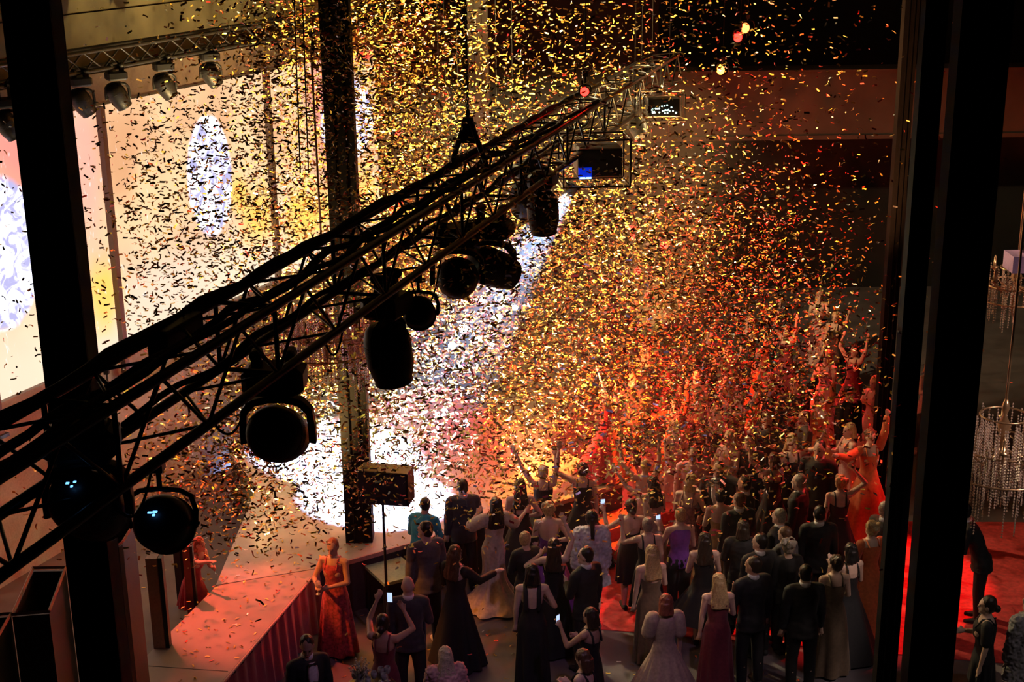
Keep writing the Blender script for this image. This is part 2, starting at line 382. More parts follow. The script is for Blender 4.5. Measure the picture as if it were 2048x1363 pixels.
# ------------------------------------------------------------------ stage lamps
LENS = mat('lamp_lens', (.05, .06, .07), .1, 0, spec=.8)
HEADM = mat('lamp_housing', (.009, .009, .011), .45, spec=.3)
def blue_mat(): return mat('blue_display', (.02, .05, .1), .3, emit=(.15, .45, 1), estr=2.2)
def moving_head(px, py, size, label, hd=(0, .8, -.6), yaw=0, side=.5, drop=None, group='moving head lamps on the main truss', display=False, root_z=None, p=None, lens=None):
    """hangs from the truss; (px,py) is the pivot of the head; size = width of yoke"""
    if p is None: p = on_truss(px, py, side)
    ztop = root_z if root_z is not None else TA.z-.03
    L_ = ztop-p.z; s = size
    rt = empty('moving_head_lamp', (p.x, p.y, ztop), yaw, label, 'stage lamp', group)
    hd = Matrix.Rotation(-yaw, 3, 'Z') @ Vector(hd).normalized()
    bz = -L_+s*.62                                       # underside of the base
    for sx in (-1, 1):
        MB().box((sx*.22*s, 0, (bz+.3*s)/2+.02), (.07, .10, abs(bz+.3*s)+.10)).tube([(sx*.22*s, -.05, .03), (sx*.22*s, .05, .03)], .05, 10).build('clamp', BLACK, rt)
    b = MB().ring_loft([[(x*.40*s*k_, y*.30*s*k_, bz+zz) for x, y in ((-1, -.7), (-.8, -1), (.8, -1), (1, -.7), (1, .7), (.8, 1), (-.8, 1), (-1, .7))] for k_, zz in ((.8, .34*s), (1, .28*s), (1, .06*s), (.85, 0))])
    b.build('base', HEADM, rt)
    # yoke: inverted U
    y_ = MB(); pr_ = []
    for (x, z_, h_, d_) in ((-.5, -.13, .0, .13), (-.5, .10, 0, .17), (-.47, .36, 0, .19), (-.34, .50, 0, .2), (-.12, .56, 0, .2), (.12, .56, 0, .2), (.34, .50, 0, .2), (.47, .36, 0, .19), (.5, .10, 0, .17), (.5, -.13, 0, .13)):
        pr_.append((x*s, -L_+z_*s, d_*s))
    rings = []
    for i, (x, z_, d_) in enumerate(pr_):
        inw = Vector((-x, 0, (-L_-z_))).normalized(); th = .10*s
        a = Vector((x, 0, z_)); c = a+inw*th
        rings.append([a+Vector((0, -d_/2, 0)), a+Vector((0, d_/2, 0)), c+Vector((0, d_/2, 0)), c+Vector((0, -d_/2, 0))])
    y_.ring_loft(rings).build('yoke', HEADM, rt, False, .012)
    hp = Vector((0, 0, -L_))
    h = MB().lathe([(.05*s, -.52*s), (.22*s, -.50*s), (.31*s, -.42*s), (.365*s, -.28*s), (.375*s, -.05*s), (.37*s, .18*s), (.33*s, .36*s), (.30*s, .46*s), (.31*s, .50*s), (.27*s, .51*s)], hp, hd, 28)
    hh = h.build('head', HEADM, rt, True)
    MB().lathe([(.26*s, .512*s), (.2*s, .53*s), (.05*s, .54*s)], hp, hd, 24).build('lens', lens or LENS, hh, True)
    v = MB()
    for k_ in range(5): v.lathe([(.34*s+.02*s, .02*s*k_*2-.2*s), (.378*s, .02*s*k_*2-.19*s), (.378*s, .02*s*k_*2-.175*s), (.34*s, .02*s*k_*2-.17*s)], hp, hd, 24)
    v.build('cooling_fins', BLACK, hh, True)
    if display:
        q = hp - hd*.47*s + Vector((0, 0, .16*s))
        d_ = MB().box(q+Vector((-.03*s, -.05*s, 0)), (.035*s, .02, .012*s)).box(q+Vector((.05*s, -.05*s, .012*s)), (.03*s, .02, .012*s)).box(q+Vector((.01*s, -.05*s, -.04*s)), (.025*s, .02, .014*s))
        d_.build('status_display', blue_mat(), hh)
    return rt
moving_head(557, 868, .60, 'big round-backed moving lamp in a yoke, alone under the middle of the truss', (.1, .9, -.42), 0)
moving_head(178, 1010, .54, 'moving lamp in a yoke in front of the left column, red glow behind', (.1, .75, -.6), .1, display=True)
moving_head(915, 556, .60, 'left of the two touching big lamps under the truss', (-.05, .95, -.3), 0)
moving_head(985, 535, .58, 'right of the two touching big lamps, with shiny yoke opening', (.75, .5, -.45), -.3, side=.3)
moving_head(778, 705, .60, 'moving lamp pointing straight down with its arm reaching left under the truss', (.12, .1, -1), 1.2)
moving_head(1056, 400, .50, 'far moving lamp with tiny light spot under the truss', (-.3, .6, -.7), .6, side=.9)
moving_head(1086, 425, .54, 'slim far moving lamp pointing down beside the blue beam', (.05, .1, -1), 1.3, side=.2)
moving_head(1275, 250, .42, 'dim moving lamp near the far end of the truss', (.3, -.5, -.8), .6, side=.4)
# black box (ballast) lying on the truss at left
p = on_truss(352, 668, .9); rt = empty('control_box', p, -R_(16.5), 'flat black box with a handle standing on the left part of the truss', 'box')
MB().box((0, 0, 0), (.16, .52, .20)).build('body', BLACK, rt, False, .01)
MB().tube([(0, .12, .1), (0, .12, .15), (0, .22, .15), (0, .22, .1)], .008, 6).build('handle', CABLE, rt, True)

def par_can(p, r, label, d=(0, .85, -.5), hang=.5, group=None, yaw=0, display=False, lensm=None, cat='stage lamp', name='round_par_lamp'):
    rt = empty(name, (p.x, p.y, p.z+hang), yaw, label, cat, group)
    c = Vector((0, 0, -hang)); d = Vector(d).normalized()
    MB().tube([(0, 0, 0), (0, 0, -hang+r*1.32)], .018, 8).box((0, 0, 0), (.08, .1, .08)).build('hook_clamp', BLACK, rt)
    pts = [c+Vector((x*r, 0, z*r)) for x, z in ((-1.15, -.1), (-1.2, .5), (-1.05, 1.05), (-.7, 1.25), (0, 1.32), (.7, 1.25), (1.05, 1.05), (1.2, .5), (1.15, -.1))]
    MB().tube(pts, .018 if r > .1 else .01, 8).build('yoke', BLACK, rt, True)
    MB().tube([c+Vector((-1.22*r, 0, 0)), c+Vector((1.22*r, 0, 0))], .016 if r > .1 else .01, 8).build('axle', BLACK, rt, True)
    if label.startswith('tiny'): MB().tube([(0, 0, 0), (0, 0, -.02), tuple(-wn*.42)], .01, 5).build('wall_bracket', CABLE, rt, True)
    elif group and ('far in' in group or 'glaring' in group): MB().tube([(0, 0, 0), (0, 0, 12.95-(p.z+hang))], .008, 5).build('drop_pipe', CABLE, rt, True)
    h = MB().lathe([(.1*r, -1.0*r), (.55*r, -.95*r), (.85*r, -.7*r), (r, -.3*r), (r, .5*r), (1.05*r, .52*r), (1.05*r, .7*r), (.9*r, .7*r)], c, d, 28).build('can', HEADM, rt, True)
    MB().lathe([(.88*r, .71*r), (.5*r, .78*r), (.05*r, .80*r)], c, d, 20).build('lens', lensm or LENS, h, True)
    if display:
        q = c-d*.8*r+Vector((0, 0, .42*r))
        MB().box(q+Vector((-.034, -.04, 0)), (.026, .02, .007)).box(q+Vector((0, -.04, .005)), (.03, .02, .007)).box(q+Vector((-.01, -.04, -.018)), (.016, .02, .010)).build('status_display', blue_mat(), h)
    return rt
par_can(on_truss(326, 1046, .4), .19, 'round black lamp in a wide yoke with blue display, hanging over the red runway', display=True, hang=.42)
par_can(on_truss(838, 624, .1), .155, 'small round black lamp beside the lamp pointing straight down', hang=.35)
# caged projector on the far truss: frame, body, lens, blue vent
pc = aty(1188, 322, 19.5); rt = empty('caged_projector', (pc.x, pc.y, pc.z), R_(4), 'black box projector in a pipe cage with blue glowing vent', 'projector')
MB().box((.05, 0, .02), (.62, .55, .40)).build('body', mat('projector_body', (.02, .02, .03), .4), rt, False, .03)
fr = MB()
for sx in (-.46, .46):
    for sy in (-.32, .32): fr.tube([(sx, sy, -.30), (sx, sy, .34)], .014, 8)
    for sz in (-.30, .34): fr.tube([(sx, -.32, sz), (sx, .32, sz)], .014, 8)
for sy in (-.32, .32):
    for sz in (-.30, .34): fr.tube([(-.46, sy, sz), (.46, sy, sz)], .016, 8)
fr.build('cage', mat('cage_pipe', (.12, .10, .09), .35, .6), rt, True)
MB().box((-.16, -.28, -.10), (.18, .03, .13)).build('vent_glow', mat('blue_vent', (.01, .02, .1), .4, emit=(.0, .03, .9), estr=.6), rt)
MB().box((-.16, -.30, -.175), (.17, .03, .018)).build('indicator_light', mat('blue_led', (.1, .2, 1), .4, emit=(.2, .4, 1), estr=6), rt)
MB().lathe([(.09, 0), (.10, .02), (.10, .14), (.07, .15)], (-.28, .05, -.32), (-.5, .1, -.86), 20).build('lens_barrel', mat('clear_barrel', (.3, .28, .2), .2, .3), rt, True)
# second lit fixture far right on the truss
pc = aty(1325, 212, 22.5); rt = empty('caged_projector', (pc.x, pc.y, pc.z), 0, 'smaller far caged lamp with white sparkling front near the truss end', 'projector')
MB().box((0, 0, 0), (.5, .4, .28)).build('body', BLACK, rt, False, .02)
lm = mat('white_led_array', (.5, .6, .6), .4, emit=(.6, .95, .85), estr=2.5)
for i in range(26): MB().ell((random.uniform(-.2, .2), -.205, random.uniform(-.09, .05)), (.014, .010, .012), 6).build('led', lm, rt)
fr = MB()
for sz in (-.2, .2):
    fr.tube([(-.33, -.24, sz), (.33, -.24, sz), (.33, .24, sz), (-.33, .24, sz), (-.33, -.24, sz)], .012, 6)
for sx in (-.33, .33): fr.tube([(sx, -.24, -.2), (sx, -.24, .2)], .012, 6).tube([(sx, .24, -.2), (sx, .24, .2)], .012, 6)
fr.build('cage', mat('cage_pipe', (.1, .1, .1)), rt, True)

# ------------------------------------------------------------------ truss along the left wall with its lamps
off = 1.0
def lp(px, py): u, z = onwall(px, py, off); return u, z
uA, zA = lp(115, 112); uB, zB = lp(540, 48); uC, zC = lp(115, 153)
zT = (zA+zB)/2; zL = zC
wt = empty('wall_truss', wall_pt(0, zL, off), 0, 'dark truss along the left wall above the glowing screen', 'truss')
for o_ in (0, .35):
    for z_ in (zT, zL):
        local(MB().tube([wall_pt(-3, z_, off-o_), wall_pt(17, z_, off-o_)], .035, 8), 'chord', BLACK, wt)
b = MB(); u = -3; k = 0
while u < 16.5:
    b.tube([wall_pt(u, zL if k % 2 else zT, off), wall_pt(u+.45, zT if k % 2 else zL, off)], .016, 6)
    b.tube([wall_pt(u, zT if k % 2 else zL, off), wall_pt(u+.45, zL if k % 2 else zT, off)], .016, 6)
    u += .45; k += 1
local(b, 'bracing', BLACK, wt)
for px, py, lab in ((165, 205, 'leftmost lamp of the wall truss, beside the left column'), (236, 192, 'second lamp of the wall truss, over the first screen post'), (330, 172, 'third lamp of the wall truss, pointing right'), (422, 150, 'fourth lamp of the wall truss, left of the dense confetti'), (15, 250, 'lamp of the wall truss left of the broad column')):
    u, z = lp(px, py); pp = wall_pt(u, z, off)
    moving_head(0, 0, .42, lab, (.35, .3, -.8), .5, group='lamps hanging from the wall truss', root_z=zL, p=pp)

# small coloured lamps glowing far in the hall
def glow(px, py, Y, r, col, es, label, tgt=None):
    p = aty(px, py, Y) if Y != 18 else wall_pt(*onwall(px, py, .42), .42); mt = mat('glow_%s' % label.split()[0], (.3, .02, .02), .3, emit=col, estr=es)
    par_can(p, r, label, (-p.x*.15, -.9, .1), .25, 'small glowing lamps far in the hall', lensm=mt)
REDE = (1, .006, .004)
glow(1170, 183, 20, .07, REDE, 30, 'red lamp glowing right above the middle of the truss')
glow(795, 266, 28, .07, REDE, 30, 'red lamp glowing left of the triangular bracket')
glow(1445, 140, 33.5, .12, (1, .25, .02), 20, 'orange lamp glowing on the corner of the balcony front')
glow(1480, 74, 33, .13, REDE, 12, 'red lamp above the balcony, lower of the two crescents')
glow(1495, 56, 33, .13, (1, .1, .02), 14, 'reddish lamp above the balcony, upper of the two crescents')
glow(1265, 455, 30, .07, REDE, 30, 'red lamp, upper of the close pair under the projector')
glow(1266, 472, 30, .08, REDE, 30, 'red lamp, lower of the close pair under the projector')
glow(1331, 490, 30, .10, REDE, 40, 'brightest red lamp right of the blue beam')
glow(1277, 541, 28, .08, REDE, 30, 'red lamp below the close pair right of the beam')
glow(1296, 590, 27, .06, REDE, 20, 'faint red lamp lowest of those right of the beam')
glow(216, 770, 18, .05, (1, .1, .1), 40, 'tiny red lamp seen through the truss beside the left column')
glow(600, 492, 30, .25, REDE, 2.0, 'broad red lamp seen over the truss left of the column')
glow(786, 408, 31, .22, REDE, 1.5, 'broad red lamp seen over the truss right of the column')
WH = (.85, 1, .97)  # glints of the beam on confetti, built as small glowing lamps
for px, py, r_, lab in ((927, 655, .10, 'brightest white lamp, built for a glint in the beam under the big lamps'), (905, 690, .085, 'white lamp built for a glint just below the brightest one'), (1030, 614, .06, 'white lamp built for the glint highest and farthest right in the beam'), (985, 686, .06, 'white lamp built for a glint right of the brightest one'), (893, 728, .06, 'white lamp built for the glint lowest in the beam'), (1000, 632, .05, 'small white lamp built for a glint left of the highest one')):
    p = aty(px, py, 25.5); mt = mat('white_glow', (.5, .5, .5), .3, emit=WH, estr=25)
    par_can(p, r_, lab, (.0, -1, .1), .25, 'white lamps built for glints glaring in the beam', lensm=mt)

# ------------------------------------------------------------------ stage, runway, steps, carpet
ZS = .9
ca = Vector((1.89, 22.58, 0)); cb = Vector((-2.75, 19.6, 0)); ud = (ca-cb).normalized(); vd = Vector((-ud.y, ud.x, 0))
poly = [cb, ca, ca+vd*6.4, Vector((-5.2, 24.2, 0)), Vector((-4.42, 22.6, 0)), Vector((-4.42, 18.97, 0)), Vector((-2.98, 19.48, 0))]
for i_, p__ in enumerate(poly):
    while (p__-W0).dot(wn) < .75: p__ = p__+ud*.05
    poly[i_] = p__
st = empty('stage', cb, 0, 'low stage platform washed in white, red and amber light', 'stage')
local(MB().prism([p for p in poly], ZS-.06, ZS), 'deck', mat('stage_deck', (.50, .44, .40), .35, 0, .2, 3), st, False)
local(MB().prism([p*.995+Vector((-.01, .12, 0)) for p in poly], 0, ZS-.06), 'skirting', mat('stage_skirt', (.05, .035, .04), .8), st, False)
e = MB().box((cb+ca)/2+Vector((0, 0, ZS-.03))-vd*.01, ((ca-cb).length, .03, .07), math.atan2(ud.y, ud.x))
local(e, 'edge_trim', mat('edge_trim_red', (.55, .25, .22), .4), st, False)
# runway toward the lower left
q = [Vector((-4.80, 11.0, 0)), Vector((-6.3, 11.0, 0)), Vector((-4.40, 18.95, 0)), Vector((-2.98, 19.46, 0))]
q[0] = Vector((-3.83, 16.25, 0))+(Vector((-3.83, 16.25, 0))-Vector((-3.0, 19.5, 0)))*1.2
q[1] = Vector((-5.15, 16.28, 0))+(Vector((-5.15, 16.28, 0))-Vector((-4.44, 18.89, 0)))*1.5
rw = empty('runway', q[3], 0, 'raised runway coming from the stage to the lower left in red light', 'runway')
local(MB().prism(q, ZS-.05, ZS), 'deck', mat('runway_deck', (.44, .38, .34), .6, 0, .10, 2), rw, False)
local(MB().prism([Vector((p.x*.99-.04, p.y, 0)) for p in q], 0, ZS-.05), 'frame', mat('runway_frame', (.04, .03, .03), .9), rw, False)
p_ = atz(239, 1310, ZS); d_ = (atz(465, 1325, ZS)-p_)
local(MB().box(p_+d_*.5+Vector((-.1, -.2, .001)), (d_.length*1.1, .012, .004), math.atan2(d_.y, d_.x)), 'seam', BLACK, rw, False)
dr = (q[0]-q[3]); n_ = 150; top = []; bot = []
perp = Vector((-dr.y, dr.x, 0)).normalized()
if perp.x < 0: perp = -perp
for i in range(n_+1):
    a = q[3]+dr*(i/n_); wv = .035*math.sin(i*1.15)+.015*math.sin(i*2.7)
    top.append(a+perp*(.03+wv*.35)+Vector((0, 0, ZS-.04))); bot.append(a+perp*(.07+wv)+Vector((0, 0, .01)))
me = MB(); me.v = [tuple(x) for x in top+bot]; me.f = [(i, i+1, n_+2+i, n_+1+i) for i in range(n_)]
local(me, 'curtain', mat('runway_curtain', (.32, .05, .08), .7, sheen=.3), rw)
local(MB().tube([q[3]+perp*.03+Vector((0, 0, ZS)), q[0]+perp*.03+Vector((0, 0, ZS))], .02, 8), 'edge_trim', mat('edge_trim_pale', (.6, .42, .38), .4), rw)
# red step in front of the stage corner, carpet on the floor
s1 = [atz(1150, 1062, .3), atz(1262, 986, .45), atz(1345, 975, .45), atz(1250, 1075, .3)]
stp = empty('stage_steps', (s1[0].x, s1[0].y, 0), 0, 'red covered step beside the stage corner', 'step')
base = Vector((1.25, 21.75, 0)); 
for i, (zz, dd) in enumerate(((.45, .0), (.25, .6))):
    a = ca-ud*.9-vd*(.62+dd); pl = [a, a+ud*2.0, a+ud*2.0+vd*.6, a+vd*.6]
    local(MB().prism(pl, 0, zz), 'tread', mat('red_carpet', (.62, .05, .05), .8, 0, .25, 12), stp, False)
c4 = [atz(1120, 1252, 0), atz(2048, 1330, 0), atz(2048, 1045, 0), atz(1290, 1040, 0)]
tag(MB().prism([(p.x, p.y) for p in c4], .002, .014).build('carpet', mat('red_carpet', (.62, .05, .05))), 'red carpet on the floor under the crowd, bright between the columns', 'carpet')

# speaker on a stand at the front of the stage
p = atz(783, 1132, ZS); rt = empty('speaker_stand', (p.x, p.y-.9, 0), 0, 'thin black stand rising in front of the stage under the square speaker', 'stand')
ps = aty(796, 967, p.y-.9)
MB().tube([(0, 0, .05), (0, 0, ps.z-.25)], .02, 8).build('pole', BLACK, rt, True)
for a in (0, 2.1, 4.2): MB().tube([(0, 0, .5), (.4*math.cos(a), .4*math.sin(a), .02)], .012, 6).build('leg', BLACK, rt, True)
sp = empty('speaker', (p.x, p.y-.9, ps.z-.25), R_(-12), 'square black speaker on a thin stand in front of the white light', 'speaker')
MB().box((.06, 0, .25), (.74, .35, .50)).build('cabinet', BLACK, sp, False, .02)
MB().box((.06, -.18, .25), (.68, .02, .44)).build('grille', mat('speaker_grille', (.03, .03, .035), .9, bump=.6, scale=200), sp)
MB().tube([(-.2, -.19, .5), (-.2, -.19, .56), (.0, -.19, .56), (.0, -.19, .5)], .01, 6).build('handle', BLACK, sp, True)
p = atz(845, 1125, .9); rt = empty('stage_riser', (p.x-.1, p.y+.3, 0), R_(30), 'pale greenish riser panels at the stage front behind the tall young man', 'riser')
MB().box((-.42, .0, .72), (.62, .7, .05)).box((.24, 0, .72), (.62, .7, .05)).build('top_panel', mat('riser_top', (.28, .40, .30), .5), rt)
for sx in (-.7, 0, .5):
    for sy in (-.3, .3): MB().box((sx, sy, .35), (.05, .05, .70)).build('leg', BLACK, rt)

# ------------------------------------------------------------------ tall open boxes at lower left
def open_box(corners, z, label, mt, tm, d_, nm='display_box'):
    """corners: four pixel corners of the top rim at height z"""
    P = [atz(*c, z) for c in corners]; o = P[0]; rt = empty(nm, (o.x, o.y, 0), 0, label, 'display box', 'tall open boxes by the left wall')
    c = sum((p for p in P), Vector())/4
    b = MB()
    for i in range(4):
        a, e_ = P[i], P[(i+1) % 4]; ai = a+(c-a)*.06; ei = e_+(c-e_)*.06
        b.ring_loft([[Vector((v.x, v.y, zz)) for v in (a, e_, ei, ai)] for zz in (0, z-.03)])
    local(b, 'panels', mt, rt, False)
    for i in range(4):
        a, e_ = P[i], P[(i+1) % 4]; local(MB().tube([a, e_], .018, 4), 'rim', tm, rt, False)
    return rt
gp = mat('box_panel', (.075, .075, .055), .5); tm = mat('box_rim', (.42, .28, .27), .4)
open_box([(66, 1135), (131, 1134), (98, 1222), (24, 1228)], 3.4, 'tall open topped box nearest the lower left corner, pale rim', gp, tm, 0)
open_box([(-60, 1233), (22, 1226), (-20, 1300), (-110, 1310)], 3.4, 'tall open topped box cut by the left edge of the view', gp, tm, 0)
open_box([(213, 1047), (268, 1046), (245, 1083), (208, 1110)], 3.4, 'tall grey box with pale rim right of the left column', gp, tm, 0)
# framed glass doors / posts left of the runway
def post(px, py0, py1, Y, w_, col, label):
    a = aty(px, py0, Y); b_ = aty(px, py1, Y); rt = empty('frame_post', (a.x, Y, 0), 0, label, 'post', 'upright posts beside the runway')
    MB().box((0, 0, a.z/2), (w_, w_, a.z)).build('pole', mat('post_'+label.split()[0], col, .5), rt)
    MB().box((w_*.75, 0, a.z/2), (w_*.35, w_*.8, a.z)).build('side_rail', BLACK, rt)
post(304, 1112, 1280, 17.2, .15, (.5, .30, .22), 'pinkish upright post below the round lamp left of the runway')
post(372, 1090, 1200, 18.6, .10, (.3, .06, .04), 'dark red upright post beside the runway edge')
post(350, 1060, 1200, 20.0, .10, (.05, .04, .04), 'black upright post left of the stage behind the round lamp')

# ------------------------------------------------------------------ chandeliers
CRY = mat('crystal', (.80, .60, .50), .12, .55, spec=1.0, var=.3, scale=60)
GLD = mat('chandelier_brass', (.5, .32, .18), .3, .8)
def chandelier(loc, R0, H0, label, seed=1, strands=60, mt=CRY, top=None):
    rnd = random.Random(seed); rt = empty('chandelier', loc, 0, label, 'chandelier', 'crystal chandeliers')
    MB().tube([(0, 0, .1), (0, 0, top or 1.4)], .015, 8).build('stem', GLD, rt, True)
    MB().lathe([(.02, .2), (.05, .1), (.02, 0), (.08, -.12), (.03, -.3), (.06, -.5), (.02, -.7), (.01, -.8)], (0, 0, 0), (0, 0, 1), 20).build('centre_column', GLD, rt, True)
    for z_, rr in ((.0, .45), (-.25*H0, .8), (-.45*H0, 1.0)):
        pts = [(R0*rr*math.cos(a*math.pi/16), R0*rr*math.sin(a*math.pi/16), z_) for a in range(33)]
        MB().tube(pts, .012, 6, False).build('ring', GLD, rt, True)
    for a in range(10):
        t_ = a*math.pi/5; c, s_ = math.cos(t_), math.sin(t_)
        pts = [(R0*k_*c, R0*k_*s_, -.25*H0-.22*math.sin(k_*math.pi)*H0*.6+.10*k_) for k_ in (0.05, .2, .4, .6, .8, 1)]
        ar = MB().tube(pts, .014, 6).build('arm', GLD, rt, True)
        MB().lathe([(.01, 0), (.05, .02), (.055, .05), (.02, .05), (.018, .18), (.005, .22)], (R0*c, R0*s_, pts[-1][2]), (0, 0, 1), 10).build('candle_cup', GLD, ar, True)
    b = MB()
    for i in range(strands):
        t_ = rnd.random()*6.283; rr = R0*(.3+.7*rnd.random()**.5); x, y = rr*math.cos(t_), rr*math.sin(t_)
        z0 = -.0-.45*H0*(rr/R0)*rnd.random(); z1 = z0-H0*(.25+.35*rnd.random())
        z_ = z0
        while z_ > z1:
            b.lathe([(.003, 0), (.012, .012), (.003, .03)], (x, y, z_), (0, 0, 1), 5); z_ -= .036
    tag(b.build('crystal_strands', mt, rt, False), kind='stuff')
    return rt
pc = aty(650, 620, 18.6); chandelier(pc, .62, 1.25, 'crystal chandelier with pinkish strands behind the truss near the column', 2, 230, mat('pink_crystal', (.85, .55, .55), .15, .4, spec=1), 3.5)
pc = aty(2010, 830, 15.5); chandelier(pc, .62, 1.5, 'large crystal chandelier at the right edge, lower of the two', 3, 260, top=5)
pc = aty(2035, 535, 20.0); chandelier(pc, .52, 1.0, 'crystal chandelier at the right edge under the mauve shade', 4, 120, top=5)
p = aty(2016, 502, 20.0); rt = empty('drum_shade', (p.x, p.y-.6, p.z-.12), 0, 'mauve box shade glowing faintly at the right edge', 'lamp shade')
MB().box((0, 0, .12), (.40, .4, .24)).build('shade', mat('mauve_shade', (.35, .2, .3), .7, emit=(.20, .10, .16), estr=.25), rt)
MB().tube([(0, 0, .24), (0, 0, 5)], .008, 6).build('hanging_wire', CABLE, rt)

# ------------------------------------------------------------------ table with glassware, bottom centre
p = atz(742, 1372, 1.1); rt = empty('cocktail_table', (p.x, p.y, 0), 0, 'small round high table at the bottom with glassware', 'table')
MB().lathe([(.30, 1.06), (.33, 1.07), (.33, 1.09), (.30, 1.10)], (0, 0, 0), (0, 0, 1), 32).build('tabletop', mat('dark_table', (.03, .02, .02), .3), rt)
MB().tube([(0, 0, .03), (0, 0, 1.06)], .035, 12).build('pole', BLACK, rt, True)
MB().lathe([(.26, 0), (.26, .02), (.05, .05)], (0, 0, 0), (0, 0, 1), 28).build('base', BLACK, rt, True)
GL = mat('clear_glass', (.85, .9, .85), .05, 0, trans=.7, spec=.9)
WN = mat('red_drink', (.5, .03, .04), .1, 0)
for i, (dx, dy, red) in enumerate(((.04, .02, 1), (.12, .12, 1), (-.08, .1, 0), (.17, -.02, 0), (-.02, -.12, 0), (-.2, .02, 0), (.2, .14, 0))):
    g = empty('wine_glass', (p.x+dx, p.y+dy, 1.1), 0, ('glass with red drink on the high table, ' if red else 'clear stemmed glass on the high table, ')+('nearest the middle', 'toward the far rim', 'left beyond the middle', 'at the right rim', 'nearest the viewer', 'at the left rim', 'at the far right rim')[i], 'glass', 'glasses on the high table')
    MB().lathe([(.035, 0), (.034, .004), (.005, .01), (.005, .09), (.02, .10), (.038, .13), (.042, .16), (.036, .20), (.034, .20), (.040, .16), (.035, .13), (.004, .105)], (0, 0, 0), (0, 0, 1), 16, False).build('bowl_and_stem', GL, g, True)
    if red: MB().lathe([(.015, .108), (.034, .13), (.038, .155), (.0368, .156)], (0, 0, 0), (0, 0, 1), 14).build('drink', WN, g, True)
v = empty('flower_vase', (p.x-.13, p.y-.02, 1.1), 0, 'clear vase of pale sprigs among the glasses', 'vase')
MB().lathe([(.05, 0), (.055, .1), (.045, .2), (.05, .22)], (0, 0, 0), (0, 0, 1), 16, False).build('vase', GL, v, True)
b = MB()
for i in range(60):
    a = random.random()*6.28; r_ = random.random()*.14; h_ = .2+random.random()*.16
    b.tube([(0, 0, .1), (r_*math.cos(a), r_*math.sin(a), h_)], .003, 4).ell((r_*math.cos(a), r_*math.sin(a), h_), (.014, .014, .012), 6)
tag(b.build('sprigs', mat('pale_sprig', (.5, .5, .36), .5), v, True), kind='stuff')

# ================================================================== people
SK = {'fair': mat('skin_fair', (.62, .42, .33), .5, 0, .06), 'tan': mat('skin_tan', (.48, .29, .20), .5, 0, .06)}
def hairm(c):
    T = {'black': (.010, .008, .008), 'dark': (.030, .018, .012), 'brown': (.09, .045, .025), 'blonde': (.46, .32, .15), 'grey': (.28, .25, .21), 'pale': (.62, .50, .36), 'red': (.30, .09, .05)}
    return mat('hair_'+c, T[c], .45, 0, .35, 70)
def cloth(c):
    T = {'black': (.012, .012, .015), 'charcoal': (.035, .033, .04), 'navy': (.015, .02, .05), 'cream': (.62, .54, .44), 'white': (.72, .70, .72), 'fur': (.60, .58, .66), 'red': (.55, .04, .06), 'wine': (.16, .02, .035), 'purple': (.16, .04, .34), 'beige': (.50, .36, .27), 'gold': (.35, .25, .10), 'pink': (.58, .34, .33), 'brown': (.12, .08, .05), 'teal': (.02, .30, .50), 'grey': (.10, .10, .11), 'orange': (.55, .13, .04), 'striped': (.25, .12, .12), 'floral': (.35, .04, .05), 'greyfur': (.25, .24, .26)}
    return mat('cloth_'+c, T[c], .75, 0, .18 if c not in ('striped', 'floral') else .6, 25, sheen=.15 if 'black' not in c else 0, bump=.6 if 'fur' in c else 0)
SH = {'down': ((.16, 0, -1), (.05, .18, -1)), 'up': ((.45, .25, .9), (.12, .05, 1)), 'upin': ((.5, .2, .8), (-.35, .1, 1)),
      'wave': ((.35, .5, .35), (.25, .35, 1)), 'phone': ((.12, .75, -.45), (-.35, .55, .85)), 'front': ((.22, .15, -1), (-.55, .8, .25)),
      'hip': ((.55, -.15, -.9), (-.6, .35, -.25)), 'out': ((.8, .3, -.2), (.7, .5, .35)), 'clap': ((.2, .35, -.85), (-.5, .75, .55)),
      'outup': ((.85, .25, .35), (.6, .3, .8)), 'reach': ((.3, .9, .1), (.1, 1, .35)), 'face': ((.35, .25, -.8), (-.25, .35, 1)), 'high': ((.2, .15, 1), (.0, .1, 1))}
def tors(z, fem):
    """half widths of the torso at height z (1.75 m figure)"""
    K = ((.80, .165, .115), (.90, .172, .125), (1.0, .150, .110), (1.10, .132 if not fem else .112, .098), (1.22, .150 if not fem else .130, .112), (1.34, .172 if not fem else .146, .118), (1.42, .175 if not fem else .14, .10), (1.47, .11, .075), (1.50, .06, .06))
    if z <= K[0][0]: return K[0][1:]
    for a, b_ in zip(K, K[1:]):
        if z <= b_[0]:
            t = (z-a[0])/(b_[0]-a[0]); return (a[1]+(b_[1]-a[1])*t, a[2]+(b_[2]-a[2])*t)
    return K[-1][1:]
